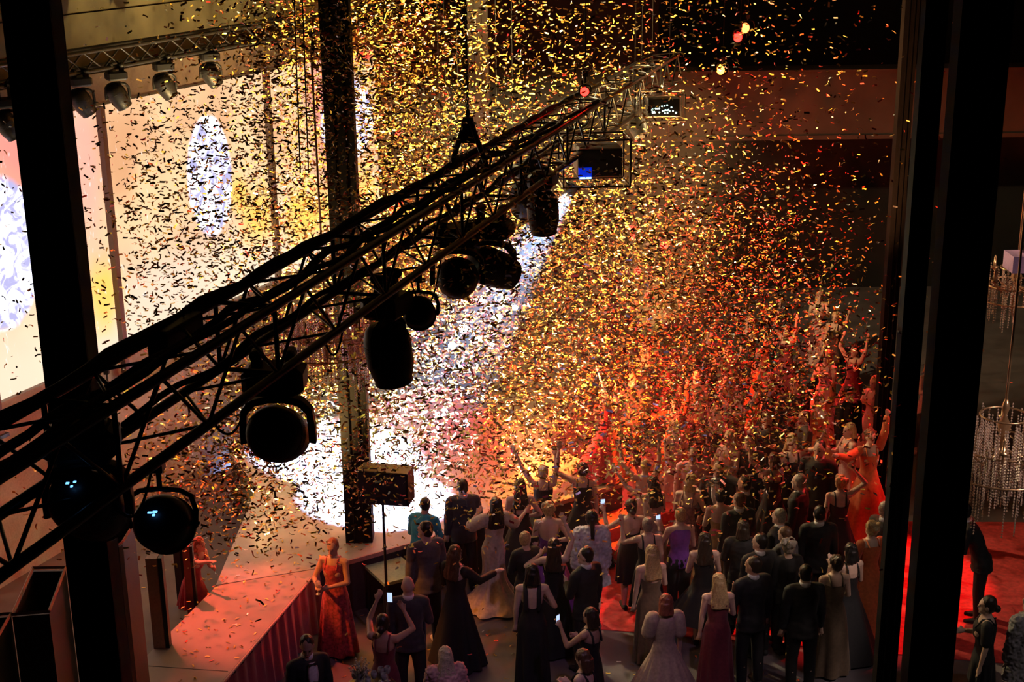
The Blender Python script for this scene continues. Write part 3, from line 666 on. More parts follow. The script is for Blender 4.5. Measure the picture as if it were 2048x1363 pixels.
def person(px, py, label, H=1.72, rz=0, base=0, fem=True, skin='fair', hair=('short', 'dark'), top=None, arms=('down', 'down'),
           lean=(0, 0), headturn=0, shoes='black', hold=None, group=None, seat=False, pos=None, vox=.0125, bow=False, skirt=None, extras=(), headtilt=0, cat='person', fingers=True):
    H *= 1.08; s = H/1.75
    P0 = pos if pos is not None else atz(px, py, H+base)
    root = empty('person', (P0.x, P0.y, base), R_(rz), label, cat, group)
    root.scale = (s, s, s)
    lx, ly = lean
    def sh(z): k_ = max(0, (z-.92)/.6); return lx*k_, ly*k_*(1+.2*k_)
    swd = .185 if not fem else .16
    B = MB()                                                    # ---- body
    zs = [.84, .90, .97, 1.04, 1.10, 1.16, 1.22, 1.28, 1.34, 1.39, 1.43, 1.46, 1.49]
    B.esec([(sh(z)[0], sh(z)[1], z, *tors(z, fem)) for z in zs], 16)
    if fem:
        for sx in (-1, 1): B.ell((sh(1.28)[0]+sx*.065, sh(1.28)[1]+.085, 1.27), (.062, .055, .06))
    for sx in (-1, 1):                                          # legs
        hx = sx*.088; kx = sx*(.085+(.03 if not fem else 0)); 
        if seat: pts = [(hx, 0, .86), (kx, .42, .80), (kx, .44, .42), (kx, .42, .10)]; 
        else: pts = [(hx, 0, .88), (kx*1.0, .015, .50), (kx, -.02, .32), (kx, -.01, .10)]
        rr = [.092, .058, .055, .036]
        B.tube(pts, rr, 12); B.tube([(pts[-1][0], pts[-1][1]-.04, .05), (pts[-1][0], pts[-1][1]+.14, .035)], [.038, .03], 8)
    hands = {}
    A_ = {}
    for i, sx in enumerate((-1, 1)):
        a = arms[i]; a = SH[a] if isinstance(a, str) else a
        U_ = Vector(a[0]); U_.x *= sx; U_.normalize(); Fd = Vector(a[1]); Fd.x *= sx; Fd.normalize()
        S0 = Vector((sh(1.42)[0]+sx*swd, sh(1.42)[1], 1.415+(.03 if U_.z > .2 else 0)))
        E0 = S0+U_*.285; W_ = E0+Fd*.245
        A_[sx] = (S0, E0, W_, Fd)
        B.tube([Vector((sx*.06, sh(1.4)[1], 1.42))+Vector((sh(1.42)[0], 0, 0)), S0], [.06, .058], 10)
        B.tube([S0, S0+U_*.14, E0], [.052, .046, .037], 10); B.tube([E0, E0+Fd*.08, W_], [.038, .037, .025], 10)
        # hand: palm, four fingers, thumb
        side = Fd.cross(Vector((0, 1, 0)) if abs(Fd.y) < .8 else Vector((0, 0, 1))).normalized()*sx
        nrm = side.cross(Fd).normalized(); curl = -.35 if hold else -.12
        B.tube([W_, W_+Fd*.05, W_+Fd*.085], [.024, .032, .030], 8)
        for f_ in range(4):
            o_ = side*((f_-1.5)*.0195); L_ = (.060, .072, .068, .052)[f_]
            k1 = W_+Fd*.09+o_; d1 = (Fd+nrm*curl+side*((f_-1.5)*.10)).normalized(); d2 = (Fd+nrm*curl*2.5+side*((f_-1.5)*.10)).normalized()
            if fingers: B.tube([k1-Fd*.02, k1+d1*L_*.55, k1+d1*L_*.55+d2*L_*.5], [.0105, .0095, .0085], 6)
        B.tube([W_+Fd*.025-side*.018, W_+Fd*.055-side*.048, W_+Fd*.085-side*.06+nrm*curl*.05], [.013, .0115, .0095], 6)
        hands[sx] = W_+Fd*.10+nrm*curl*.06
    hx, hy = sh(1.58); hx *= 1.05
    HM = Matrix.Rotation(R_(headturn), 3, 'Z') @ Matrix.Rotation(R_(headtilt), 3, 'X')
    hc = Vector((hx, hy+.012, 1.622))
    def hp(x, y, z): return hc+HM @ Vector((x, y, z))
    B.tube([(sh(1.45)[0], sh(1.45)[1]-.005, 1.44), hp(0, -.015, -.05)], [.058, .052] if fem else [.066, .06], 12)
    B.ell(hp(0, -.005, .02), (.074, .094, .105), 14, HM); B.ell(hp(0, .030, -.055), (.054, .062, .062), 12, HM)
    B.tube([hp(0, .088, .012), hp(0, .108, -.022), hp(0, .094, -.032)], [.010, .013, .010], 6)         # nose
    B.ell(hp(0, .080, .030), (.05, .018, .012), 8, HM); B.ell(hp(0, .086, -.062), (.022, .012, .008), 8, HM)   # brow, mouth
    B.ell(hp(0, .078, -.098), (.022, .02, .016), 8, HM)
    for sx in (-1, 1): B.ell(hp(sx*.074, -.004, -.005), (.012, .02, .032), 8, HM)
    body = remeshed(B, 'body', SK[skin], root, vox, 1)
    if abs(((rz+headturn+180) % 360)-180) > 60:
        for sx in (-1, 1): MB().ell(hp(sx*.031, .083, .006), (.012, .008, .007), 8, HM).build('eye', mat('eye_dark', (.03, .02, .02), .2), root, True)
        MB().ell(hp(0, .094, -.062), (.020, .008, .0065), 8, HM).build('lips', mat('lips', (.45, .10, .09), .4), root, True)
    # ---- hair
    hs, hcol = hair
    if hs != 'bald':
        Hh = MB(); fat = 1.0 if hs in ('short',) else 1.08
        Hh.ell(hp(0, -.024, .040), (.081*fat, .092*fat, .096*fat), 14, HM)
        Hh.ell(hp(0, -.045, -.01), (.076*fat, .060*fat, .075*fat), 14, HM)
        if hs == 'bun': Hh.ell(hp(0, -.085, .10), (.05, .05, .048))
        if hs == 'lowbun': Hh.ell(hp(0, -.125, -.03), (.05, .045, .048))
        if hs == 'updo':
            for a in range(6): Hh.ell(hp(.05*math.cos(a), -.06+.03*math.sin(a*2), .06+.045*math.sin(a)), (.045, .045, .042))
        if hs == 'curly':
            rd = random.Random(int(px))
            for a in range(16):
                t_ = rd.random()*6.28; Hh.ell(hp(.075*math.cos(t_), -.03+.07*math.sin(t_)-.02, .03+.09*rd.random()), (.035, .035, .035))
        if hs == 'ponytail': Hh.tube([hp(0, -.10, .02), hp(0, -.135, -.08), Vector((sh(1.4)[0], sh(1.4)[1]-.145, 1.38)), Vector((sh(1.3)[0], sh(1.3)[1]-.14, 1.20))], [.035, .034, .032, .010], 10)
        if hs in ('long', 'bob'):
            zb_ = 1.24 if hs == 'long' else 1.47
            secs = []
            for z_, rx, ry, yo in ((1.66, .088, .09, -.025), (1.58, .096, .075, -.045), (1.50, .105, .065, -.065), (1.46, .112, .055, -.08), (1.38, .125, .045, -.10), (1.30, .12, .04, -.115), (1.22, .09, .03, -.115)):
                if z_ < zb_: break
                secs.append((hx+(sh(z_)[0]-hx)*min(1, (1.66-z_)*3), hy+(sh(z_)[1]-hy)*min(1, (1.66-z_)*3)+yo, z_, rx, ry))
            Hh.esec(secs, 16)
        amp = .012 if hs in ('curly', 'updo', 'long', 'bob') else .006
        remeshed(Hh, 'hair', hairm(hcol), root, .011, 1, lambda co, n: n*amp*noise.noise(Vector((co.x*45, co.y*45, co.z*12))))
    # ---- clothing
    kind, colr = top[0], top[1]; M_ = cloth(colr)
    def torso_shell(z0, z1, add, ex=0):
        return [(sh(z)[0], sh(z)[1], z, tors(z, fem)[0]+add, tors(z, fem)[1]+add+(.018 if fem and 1.2 < z < 1.34 else 0)) for z in [z0+(z1-z0)*i/8 for i in range(9)]]
    def sleeve(mb, sx, add, frac=1.0):
        S0, E0, W_, Fd = A_[sx]
        if frac < .6: mb.tube([S0, S0+(E0-S0)*frac*1.6], [.062+add, .058+add], 12)
        else: mb.tube([S0, E0, E0+(W_-E0)*(frac-.06)], [.060+add, .050+add, .036+add], 12)
    if kind in ('suit', 'jacket', 'fur', 'coat'):
        add = .024 if kind == 'suit' else (.05 if kind == 'fur' else .022); low = .80 if kind != 'fur' else .62
        J = MB(); J.esec([(sh(low)[0], 0, low, .185+add+(.06 if kind == 'fur' else 0), .135+add)]+torso_shell(.86, 1.475, add), 18)
        for sx in (-1, 1):
            sleeve(J, sx, .012 if kind != 'fur' else .04)
            J.tube([(sh(1.43)[0], sh(1.43)[1], 1.45), A_[sx][0]+Vector((0, 0, .008))], [.07, .066+(.02 if kind == 'fur' else 0)], 10)
        if kind == 'fur': J.tube([(sh(1.4)[0]-.09, -.02+sh(1.4)[1], 1.47), (sh(1.4)[0], -.09+sh(1.4)[1], 1.50), (sh(1.4)[0]+.09, -.02+sh(1.4)[1], 1.47)], .05, 10)
        dsp = (lambda co, n: n*.022*noise.noise(co*32)) if kind == 'fur' else (lambda co, n: n*.010*noise.noise(Vector((co.x*9, co.y*9, co.z*16))))
        remeshed(J, {'suit': 'jacket', 'jacket': 'jacket', 'fur': 'fur_coat', 'coat': 'coat'}[kind], M_, root, .014, 2, dsp)
        if kind == 'suit':
            C_ = MB().esec([(sh(1.48)[0], sh(1.48)[1]-.004, 1.465, .078, .076), (sh(1.5)[0], sh(1.5)[1]-.004, 1.50, .070, .068), (sh(1.53)[0], sh(1.53)[1]-.004, 1.528, .068, .066)], 16).build('shirt_collar', cloth('white'), root, True)
            if bow:
                y_ = sh(1.4)[1]+tors(1.38, fem)[1]+.046
                f_ = MB(); f_.ring_loft([[(sh(z)[0]+x*w_, y_-(.018 if z > 1.42 else 0)-abs(x)*.012+d_, z) for x in (-1, -.5, 0, .5, 1)] for d_ in (0,) for z, w_ in ((1.05, .006), (1.2, .05), (1.32, .07), (1.42, .06), (1.475, .04))], False)
                f_.build('shirt_front', cloth('white'), root, True)
                MB().lathe([(.002, -.05), (.02, -.045), (.008, 0), (.02, .045), (.002, .05)], (sh(1.47)[0], y_-.005, 1.462), (1, 0, 0), 8).build('bow_tie', cloth('black'), root)
    if kind in ('suit', 'jacket', 'coat') or kind == 'top':
        T_ = MB(); T_.esec([(0, 0, .84, .175, .13), (0, 0, .92, .182, .138), (0, 0, 1.02, .165, .122)], 16)
        for sx in (-1, 1):
            kx = sx*(.085+(.03 if not fem else 0)); 
            pts = [(sx*.088, 0, .86), (kx, .42, .80), (kx, .45, .42), (kx, .43, .12)] if seat else [(sx*.090, 0, .86), (kx, .012, .50), (kx, -.015, .10)]
            T_.tube(pts, [.105, .080, .075, .065] if seat else [.105, .080, .066], 12)
        remeshed(T_, 'trousers', cloth(skirt[0] if skirt else ('black' if kind != 'jacket' else 'navy')), root, .014, 2)
    if kind == 'top':
        J = MB(); J.esec(torso_shell(.86, 1.40, .014)+[(sh(1.45)[0], sh(1.45)[1], 1.455, .10, .085)], 18)
        remeshed(J, 'top', M_, root, .013, 2, lambda co, n: n*.008*noise.noise(co*14))
    if kind == 'dress':
        o_ = dict(front=1.36, back=1.28, hem=.04, flare=.30, folds=9, amp=.035, shape='a', straps=True, sleeves=0)
        o_.update(top[2] if len(top) > 2 else {})
        N_ = 64; rings = []
        for k_ in range(30):
            t_ = k_/29; ring = []
            for j in range(N_):
                th = 2*math.pi*j/N_; c, s_ = math.cos(th), math.sin(th)
                fr_ = (s_+1)/2; ztop = o_['back']+(o_['front']-o_['back'])*fr_**.8
                z = ztop+(o_['hem']-ztop)*t_
                if z > .92: rx, ry = tors(z, fem); rx += .013; ry += .013+(.024 if s_ > 0 and 1.18 < z < 1.36 else 0); f_ = 0
                else:
                    q_ = (.92-z)/(.92-min(o_['hem'], .9)+1e-6) if o_['hem'] < .9 else 0
                    rx, ry = .185, .140
                    if o_['shape'] == 'a': g = o_['flare']*q_
                    elif o_['shape'] == 'mermaid': g = -.03*math.sin(math.pi*min(1, q_/.62))+o_['flare']*max(0, (q_-.55)/.45)**1.6
                    else: g = o_['flare']*.25*q_
                    rx += g; ry += g*.95; f_ = o_['amp']*q_**.8
                w_ = 1+f_*math.sin(o_['folds']*th+2*math.sin(th*2)+px*.1)/max(rx, .1)
                ring.append((sh(z)[0]+rx*w_*c, sh(z)[1]+ry*w_*s_-(.05*((.92-z)/.9)**2 if z < .92 and o_['shape'] == 'mermaid' else 0), z))
            rings.append(ring)
        D_ = MB().ring_loft(rings, False)
        D_.build('dress', M_, root, True)
        if o_['straps']:
            for sx in (-1, 1):
                x_ = sx*.085
                pts = [(sh(1.34)[0]+x_, sh(1.34)[1]+tors(1.34, fem)[1]+.012, 1.35), (sh(1.45)[0]+x_, sh(1.45)[1]+.055, 1.462), (sh(1.45)[0]+x_, sh(1.45)[1]-.03, 1.478), (sh(1.4)[0]+x_, sh(1.4)[1]-.10, 1.40), (sh(1.3)[0]+x_, sh(1.3)[1]-tors(o_['back'], fem)[1]-.010, o_['back'])]
                MB().tube(pts, .013 if o_['straps'] is True else .03, 6).build('strap', M_, root, True)
        if o_['sleeves']:
            for sx in (-1, 1):
                q_ = MB(); sleeve(q_, sx, .012+(.03 if o_['sleeves'] == 2 else 0), .45 if o_['sleeves'] < 1 or o_['sleeves'] == 2 else 1.0)
                q_.build('sleeve', M_, root, True)
    # ---- shoes
    sm = cloth(shoes) if isinstance(shoes, str) else shoes
    for sx in (-1, 1):
        kx = sx*(.085+(.03 if not fem else 0)); fy = .42 if seat else -.01
        q_ = MB(); q_.tube([(kx, fy-.05, .045), (kx, fy+.04, .045), (kx, fy+.16, .028)], [.044, .044, .030], 10)
        if fem: q_.tube([(kx, fy-.07, .05), (kx, fy-.08, .008)], [.014, .008], 6)
        q_.build('shoe', sm, root, True)
    # ---- something held
    def W(v): return root.matrix_basis @ v
    bpy.context.view_layer.update()
    if hold:
        for what, sx, lab in hold:
            hpz = W(hands[sx]) if sx else (W(hands[1])+W(hands[-1]))/2
            if what == 'phone':
                o = empty('smartphone', hpz+Vector((0, 0, .03)), R_(rz), lab, 'phone', 'phones held by guests')
                MB().box((0, 0, 0), (.075, .010, .15)).build('case', BLACK, o, False, .004)
                MB().box((0, -.006, 0), (.067, .002, .135)).build('screen', mat('phone_screen', (.1, .2, .4), .2, emit=(.45, .60, 1), estr=1.3), o)
            if what == 'glass':
                o = empty('wine_glass', hpz-Vector((0, 0, .09)), 0, lab, 'glass', 'glasses held by guests')
                MB().lathe([(.035, 0), (.034, .004), (.005, .01), (.005, .09), (.02, .10), (.038, .13), (.042, .16), (.036, .20)], (0, 0, 0), (0, 0, 1), 14, False).build('bowl_and_stem', GL, o, True)
            if what == 'camera':
                o = empty('compact_camera', hpz+Vector((0, .02, .02)), R_(rz), lab, 'camera')
                MB().box((0, 0, 0), (.12, .05, .08)).build('body', BLACK, o, False, .006)
                MB().lathe([(.03, 0), (.03, .05), (.02, .05)], (0, .02, 0), (0, 1, 0), 14).build('lens', BLACK, o, True)
    if 'bracelet' in extras or 'wristbands' in extras:
        for sx in (-1, 1):
            S0, E0, W_, Fd = A_[sx]
            if Fd.z < .4: continue
            q_ = W_-Fd*.03
            MB().lathe([(.029, -.008), (.034, 0), (.029, .008)], q_, Fd, 14, False).build('bracelet', mat('bracelet_metal', (.6, .5, .5), .3, .6), root, True)
    return root

# ------------------------------------------------------------------ the guests (pixel = top of head)
def gown(**k): return k
person(665, 1076, 'short haired woman in red floral top facing the viewer beside the runway', 1.70, 165, hair=('short', 'red'), top=('dress', 'floral', gown(front=1.40, back=1.40, shape='sheath', flare=.35, straps=True)), arms=(((.2, .25, -.9), (-.75, .6, -.05)), ((.35, .3, -.85), (-.5, .85, .1))), skin='tan', hold=(('glass', 1, 'clear stemmed glass held by the woman in floral red beside the runway'),), headtilt=-12)
person(612, 1270, 'man in dinner jacket and bow tie at the bottom facing right, holding a glass', 1.80, -150, fem=False, hair=('short', 'dark'), top=('suit', 'black'), bow=True, arms=('down', 'front'), hold=(('glass', 1, 'glass held by the man in the bow tie at the bottom'),), headturn=-25, headtilt=-20, skin='tan')
person(815, 1153, 'bald man in a dark suit seen from behind', 1.80, 4, fem=False, hair=('bald', 'grey'), top=('suit', 'charcoal'), arms=('down', 'front'), skin='fair')
person(765, 1228, 'dark haired woman in a wine sleeveless dress lifting a phone with both hands', 1.66, -8, hair=('lowbun', 'dark'), top=('dress', 'wine', gown(shape='sheath')), arms=(((.25, .8, .25), (-.35, .4, .9)), ((.55, .7, .10), (-.55, .35, .9))), hold=(('phone', 0, 'phone lifted by the woman in wine in front of the bald man'),), skin='tan')
person(850, 1042, 'tall young man in a grey jacket and jeans facing left', 1.86, 28, fem=False, hair=('short', 'black'), top=('jacket', 'grey'), skirt=('navy',), shoes='white', arms=('down', 'down'), headturn=35, skin='fair')
person(910, 1090, 'long haired woman in a long black dress reaching her phone to the right', 1.72, -35, hair=('long', 'brown'), top=('dress', 'black', gown(flare=.22, sleeves=1)), arms=('front', ((.3, .6, -.6), (.3, .9, .15))))
person(890, 1293, 'woman with long pale hair in a pale pink fur wrap at the bottom', 1.62, 12, hair=('long', 'pale'), top=('fur', 'pink'), arms=('front', 'front'))
person(925, 957, 'person in dark clothes with pale shoulder detail behind the long haired woman', 1.76, 10, fem=False, hair=('short', 'black'), top=('suit', 'navy'), arms=('down', 'front'))
person(985, 992, 'woman in a cream ruffled mermaid gown with black hair, seen from behind', 1.70, 12, hair=('long', 'black'), top=('dress', 'cream', gown(shape='mermaid', flare=.32, folds=11, amp=.05, straps=False, sleeves=2, front=1.42, back=1.38)), arms=(((.8, .3, -.5), (-.6, .5, .5)), ((.6, .4, -.6), (.6, .6, .35))), lean=(.03, -.04))
person(1040, 957, 'long black haired woman in a black dress with an open back', 1.68, 5, hair=('long', 'black'), top=('dress', 'black', gown(back=1.20)), arms=('front', 'hip'))
person(1086, 930, 'woman with a pale blonde bun in a black top, both tattooed arms raised wide', 1.68, 0, hair=('bun', 'pale'), top=('dress', 'black', gown(back=1.38)), arms=(((.55, .35, .75), (.45, .25, 1)), ((.22, .25, .9), (.1, .15, 1))))
person(1166, 924, 'woman with dark updo in a black sleeveless dress, left arm raised', 1.70, -6, hair=('updo', 'dark'), top=('dress', 'black', gown(back=1.38, shape='a', flare=.3)), arms=(((.85, .2, .35), (.05, .2, 1)), 'down'), extras=('bracelet',))
person(1097, 1002, 'curly blonde woman with bare shoulders seen from behind', 1.70, 2, hair=('curly', 'blonde'), top=('dress', 'purple', gown(straps=False, back=1.18, front=1.3)), arms=('front', 'hip'))
person(1052, 1062, 'short haired blonde woman in dark clothes holding a small camera', 1.64, 20, hair=('short', 'blonde'), top=('jacket', 'black'), skirt=('black',), arms=('front', 'face'), headturn=-50, hold=(('camera', 1, 'small camera held by the short haired blonde woman'),))
person(1108, 1076, 'woman with long dark hair, one bare arm with a bracelet raised high', 1.68, -4, hair=('long', 'dark'), top=('dress', 'black', gown(flare=.15)), arms=(((.75, .3, -.45), (-.7, .6, .4)), ((.30, .35, .85), (-.45, .25, .95))), extras=('bracelet',))
person(1183, 1020, 'woman with a black ponytail in a white fur coat seen from behind', 1.72, 4, hair=('ponytail', 'black'), top=('fur', 'fur'), arms=('down', 'down'))
person(1172, 1094, 'dark haired man in a black suit facing left behind the white fur coat', 1.78, 42, fem=False, hair=('short', 'black'), top=('suit', 'black'), arms=('front', 'down'), headturn=30)
person(1064, 1128, 'black haired woman in a low backed black dress nearest the middle bottom', 1.74, 0, hair=('bob', 'black'), top=('dress', 'black', gown(back=1.18, front=1.36, flare=.10, shape='sheath', straps=2)), arms=('down', ((.45, .0, -.9), (-.75, .3, .55))))
person(1262, 997, 'woman in a strapless black dress photographing with a phone', 1.70, 12, hair=('lowbun', 'dark'), top=('dress', 'black', gown(straps=False, back=1.24, front=1.3, hem=.45, flare=.02, shape='sheath')), arms=(((.45, .55, -.55), (.05, .5, .9)), ((.2, .5, -.7), (-.9, .5, .5))), hold=(('phone', -1, 'lit phone held by the woman in the strapless black dress'),))
person(1291, 917, 'fair haired person with bare shoulders and both arms up by the stage corner', 1.68, 8, hair=('short', 'blonde'), top=('dress', 'pink', gown(straps=False, back=1.16, front=1.3)), arms=(((.5, .5, .5), (.1, .3, .9)), ((.25, .2, .9), (.0, .1, 1))))
person(1306, 952, 'woman with long dark hair in a beige dress stretching her arm to the stage', 1.70, 25, hair=('long', 'dark'), top=('dress', 'beige', gown(flare=.14)), arms=(((.5, .6, .35), (.35, .5, .75)), 'front'))
person(1296, 1034, 'woman with a greying bun in black, waving one open hand', 1.66, 6, hair=('bun', 'grey'), top=('dress', 'black', gown(hem=.35, flare=.06)), arms=(((.35, .45, -.3), (.05, .3, 1)), 'down'))
person(1303, 1090, 'woman with long blonde hair in a brown off shoulder dress', 1.70, 14, hair=('long', 'blonde'), top=('dress', 'brown', gown(straps=False, back=1.25, shape='sheath', flare=.12)), arms=('down', 'front'), headturn=25)
person(1361, 1014, 'short haired person in a purple satin top holding up a lit phone', 1.72, 10, hair=('short', 'blonde'), top=('top', 'purple'), arms=(((.25, .35, -.8), (-.05, .6, .7)), 'front'), hold=(('phone', -1, 'brightest lit phone, held by the person in purple'),))
person(1371, 953, 'woman with a blonde bob in a striped dress bending over her hands', 1.68, -20, hair=('bob', 'blonde'), top=('dress', 'striped', gown(hem=.45, flare=.08)), arms=('front', 'clap'), lean=(.05, .10), headtilt=-15)
person(1441, 977, 'dark haired woman with bare shoulders in a black and gold dress', 1.66, 0, hair=('short', 'black'), top=('dress', 'gold', gown(straps=False, back=1.24, front=1.3)), arms=('front', 'front'))
person(1479, 984, 'man with grey brown hair and white collar beside the woman in gold', 1.78, 18, fem=False, hair=('short', 'brown'), top=('suit', 'black'), arms=('down', 'front'), headturn=20)
person(1437, 921, 'man in a suit facing the viewer with an open white collar', 1.78, 160, fem=False, hair=('short', 'brown'), top=('suit', 'black'), bow=True, arms=('down', 'down'), skin='tan')
person(1491, 951, 'dark haired man stretching one arm to the left above the crowd', 1.78, 55, fem=False, hair=('short', 'black'), top=('suit', 'black'), arms=('down', ((.2, .9, .25), (.1, 1, .15))), skin='tan')
person(1487, 1040, 'dark bob haired guest in a black suit seen from behind', 1.70, -8, fem=False, hair=('bob', 'dark'), top=('suit', 'black'), arms=('front', 'front'))
person(1521, 1067, 'dark haired man in a black suit and white collar, head turned left', 1.78, 20, fem=False, hair=('short', 'black'), top=('suit', 'black'), arms=('down', 'down'), headturn=35)
person(1508, 1112, 'dark haired man in a black suit in the foreground, white collar glowing', 1.84, 22, fem=False, hair=('short', 'dark'), top=('suit', 'black'), arms=('front', 'down'), headturn=30, skin='tan')
person(1438, 1146, 'woman with a straight blonde bob in a dark dress seen from behind', 1.68, 4, hair=('long', 'blonde'), top=('dress', 'wine', gown(back=1.34, shape='sheath', flare=.2)), arms=('down', 'front'))
person(1331, 1188, 'fair haired woman in a pale pleated gown with short sleeves', 1.66, 8, hair=('bob', 'red'), top=('dress', 'beige', gown(flare=.42, folds=16, amp=.045, sleeves=2, back=1.42, front=1.44, straps=False)), arms=('front', 'down'), headturn=20)
person(1181, 1215, 'dark haired woman in black holding a phone by her face', 1.60, 50, hair=('bob', 'dark'), top=('dress', 'black', gown(shape='sheath')), arms=(((.3, .6, -.6), (-.1, .5, .9)), 'front'), hold=(('phone', -1, 'phone with a pale glow in front of the dark haired woman in black'),), skin='tan')
person(1168, 1300, 'brown haired woman at the bottom edge looking down to the left', 1.62, 60, hair=('bob', 'brown'), top=('dress', 'black', gown()), arms=('front', 'front'), headtilt=-25)
person(1600, 947, 'man with cropped light hair and bright white collar facing left', 1.84, 58, fem=False, hair=('short', 'grey'), top=('suit', 'black'), arms=('down', 'down'))
person(1560, 1016, 'grey haired man facing left with lit neck', 1.76, 50, fem=False, hair=('short', 'grey'), top=('suit', 'black'), arms=('down', 'front'))
person(1571, 1052, 'man with a pale collar close behind the grey haired man', 1.70, 40, fem=False, hair=('short', 'brown'), top=('suit', 'charcoal'), arms=('down', 'down'))
person(1577, 1076, 'guest with grey curly hair seen from behind', 1.68, 10, hair=('curly', 'grey'), top=('jacket', 'black'), skirt=('black',), arms=('down', 'down'))
person(1672, 1110, 'woman with a dark updo and bare pale arm in a brown sleeveless top', 1.70, 8, hair=('updo', 'dark'), top=('dress', 'brown', gown(back=1.36, shape='sheath')), arms=('down', 'front'), headturn=30)
person(1702, 1086, 'dark haired woman raising her hands to her face behind the bare armed woman', 1.66, 20, hair=('bob', 'black'), top=('dress', 'black', gown()), arms=('face', 'front'))
person(1744, 1041, 'woman with curly light hair in an orange red top', 1.68, 20, hair=('curly', 'blonde'), top=('dress', 'orange', gown(back=1.40, sleeves=1)), arms=('front', 'down'))
person(1682, 950, 'fair haired guest raising a bent arm over the head', 1.68, 0, hair=('curly', 'blonde'), top=('dress', 'black', gown()), arms=('down', ((.8, .2, .5), (-.7, .2, .8))))
person(1772, 1002, 'man with grey hair and white collar beside the narrow column', 1.78, -60, fem=False, hair=('short', 'grey'), top=('suit', 'black'))
person(1386, 893, 'guest in a pale top behind the woman with the blonde bob', 1.72, 170, fem=False, hair=('short', 'dark'), top=('jacket', 'pink'), skirt=('black',), skin='tan')
person(1548, 905, 'fair haired woman holding one hand up beside the cropped haired man', 1.66, 30, hair=('bob', 'brown'), top=('dress', 'black', gown()), arms=(((.4, .4, .4), (.0, .2, 1)), 'front'))
person(1640, 1010, 'dark haired man standing right of the grey haired man', 1.78, 0, fem=False, hair=('short', 'black'), top=('suit', 'black'))
person(1612, 1128, 'dark suited man in deep shade right of the foreground man', 1.80, 5, fem=False, hair=('short', 'black'), top=('suit', 'black'))
person(1410, 1064, 'dark haired woman in black between the phone holder and the suited men', 1.66, 0, hair=('long', 'dark'), top=('dress', 'black', gown(hem=.45)), arms=('front', 'front'))
person(1978, 1192, 'woman in a short sleeved black dress in profile right of the broadest column', 1.70, 75, hair=('lowbun', 'dark'), top=('dress', 'black', gown(back=1.42, front=1.42, sleeves=.4, hem=.55, flare=.02)), arms=('down', 'front'))
person(1975, 1012, 'dark suited man bending forward on the red carpet under the chandelier', 1.74, 70, fem=False, hair=('short', 'black'), top=('suit', 'black'), lean=(0, .22), arms=('front', 'front'))
person(2062, 1190, 'guest in grey fur cut by the right edge of the view', 1.70, 20, hair=('long', 'grey'), top=('fur', 'greyfur'))
# performers on the stage
person(1207, 792, 'performer in a long red gown on the amber lit corner of the stage, arm raised', 1.52, 70, base=.9, pos=atz(1212, 946, .9), hair=('curly', 'red'), top=('dress', 'red', gown(flare=.42, folds=8, amp=.05, straps=False, front=1.34)), arms=(((.1, .6, -.5), (-.1, .8, .5)), ((.3, .5, .75), (.1, .35, .9))), group='performers on the stage', extras=('bracelet',))
person(835, 1004, 'musician in a bright blue shirt bent over behind the speaker pole', 1.62, -20, fem=False, hair=('short', 'black'), top=('jacket', 'teal'), lean=(.03, .16), arms=('front', 'front'), group='performers on the stage')
person(423, 1062, 'red lit person leaning forward at the left end of the stage', 1.45, -120, pos=Vector((-4.85, 19.3, 0)), hair=('bob', 'red'), top=('dress', 'red', gown(hem=.5, flare=.1)), lean=(0, .18), arms=('front', 'reach'), group='performers on the stage')

# crowd farther back: a few builds copied with their parts
def copy_person(src, loc, rz, s, label, group):
    r = src.copy(); COL.objects.link(r); r.location = loc; r.rotation_euler = (0, 0, rz); r.scale = (s, s, s)
    r['label'] = label; r['group'] = group; r['category'] = 'person'
    for c in src.children:
        d = c.copy(); COL.objects.link(d); d.parent = r
    return r
protos = [('woman in dark dress with both arms up', dict(fem=True, hair=('long', 'dark'), top=('dress', 'wine', gown()), arms=('up', 'upin'))),
          ('man in dark suit with arms down', dict(fem=False, hair=('short', 'black'), top=('suit', 'black'))),
          ('blonde woman in light dress clapping', dict(fem=True, hair=('bob', 'blonde'), top=('dress', 'pink', gown()), arms=('clap', 'clap'))),
          ('man in suit clapping with raised hands', dict(fem=False, hair=('short', 'brown'), top=('suit', 'charcoal'), arms=('clap', 'face'))),
          ('woman in orange dress waving one arm', dict(fem=True, hair=('updo', 'brown'), top=('dress', 'orange', gown(sleeves=1)), arms=('high', 'out'))),
          ('woman in black dress holding up a hand', dict(fem=True, hair=('long', 'blonde'), top=('dress', 'black', gown(back=1.2)), arms=('wave', 'down')))]
far = [(1640, 790, 4), (1700, 846, 2), (1742, 858, 4), (1575, 650, 0), (1520, 700, 4), (1455, 690, 3), (1672, 622, 5), (1610, 640, 1), (1750, 752, 2), (1590, 760, 1),
       (1476, 780, 0), (1430, 812, 5), (1350, 840, 2), (1310, 780, 1), (1395, 735, 3), (1345, 700, 0), (1290, 690, 5), (1535, 820, 3), (1500, 868, 1), (1585, 868, 5),
       (1640, 880, 1), (1460, 860, 2), (1725, 930, 3), (1655, 700, 2), (1710, 690, 0), (1330, 880, 1), (1265, 740, 3), (1420, 660, 1), (1560, 590, 3), (1640, 580, 2), (1500, 630, 5), (1738, 800, 5), (1350, 790, 4), (1865, 800, 1), (1862, 720, 2), (1700, 770, 1), (1610, 820, 3), (1540, 745, 5)]
rows = ('nearest', 'middle', 'farther', 'farthest')
made = {}
rnd = random.Random(11)
far.sort(key=lambda q: -q[1])
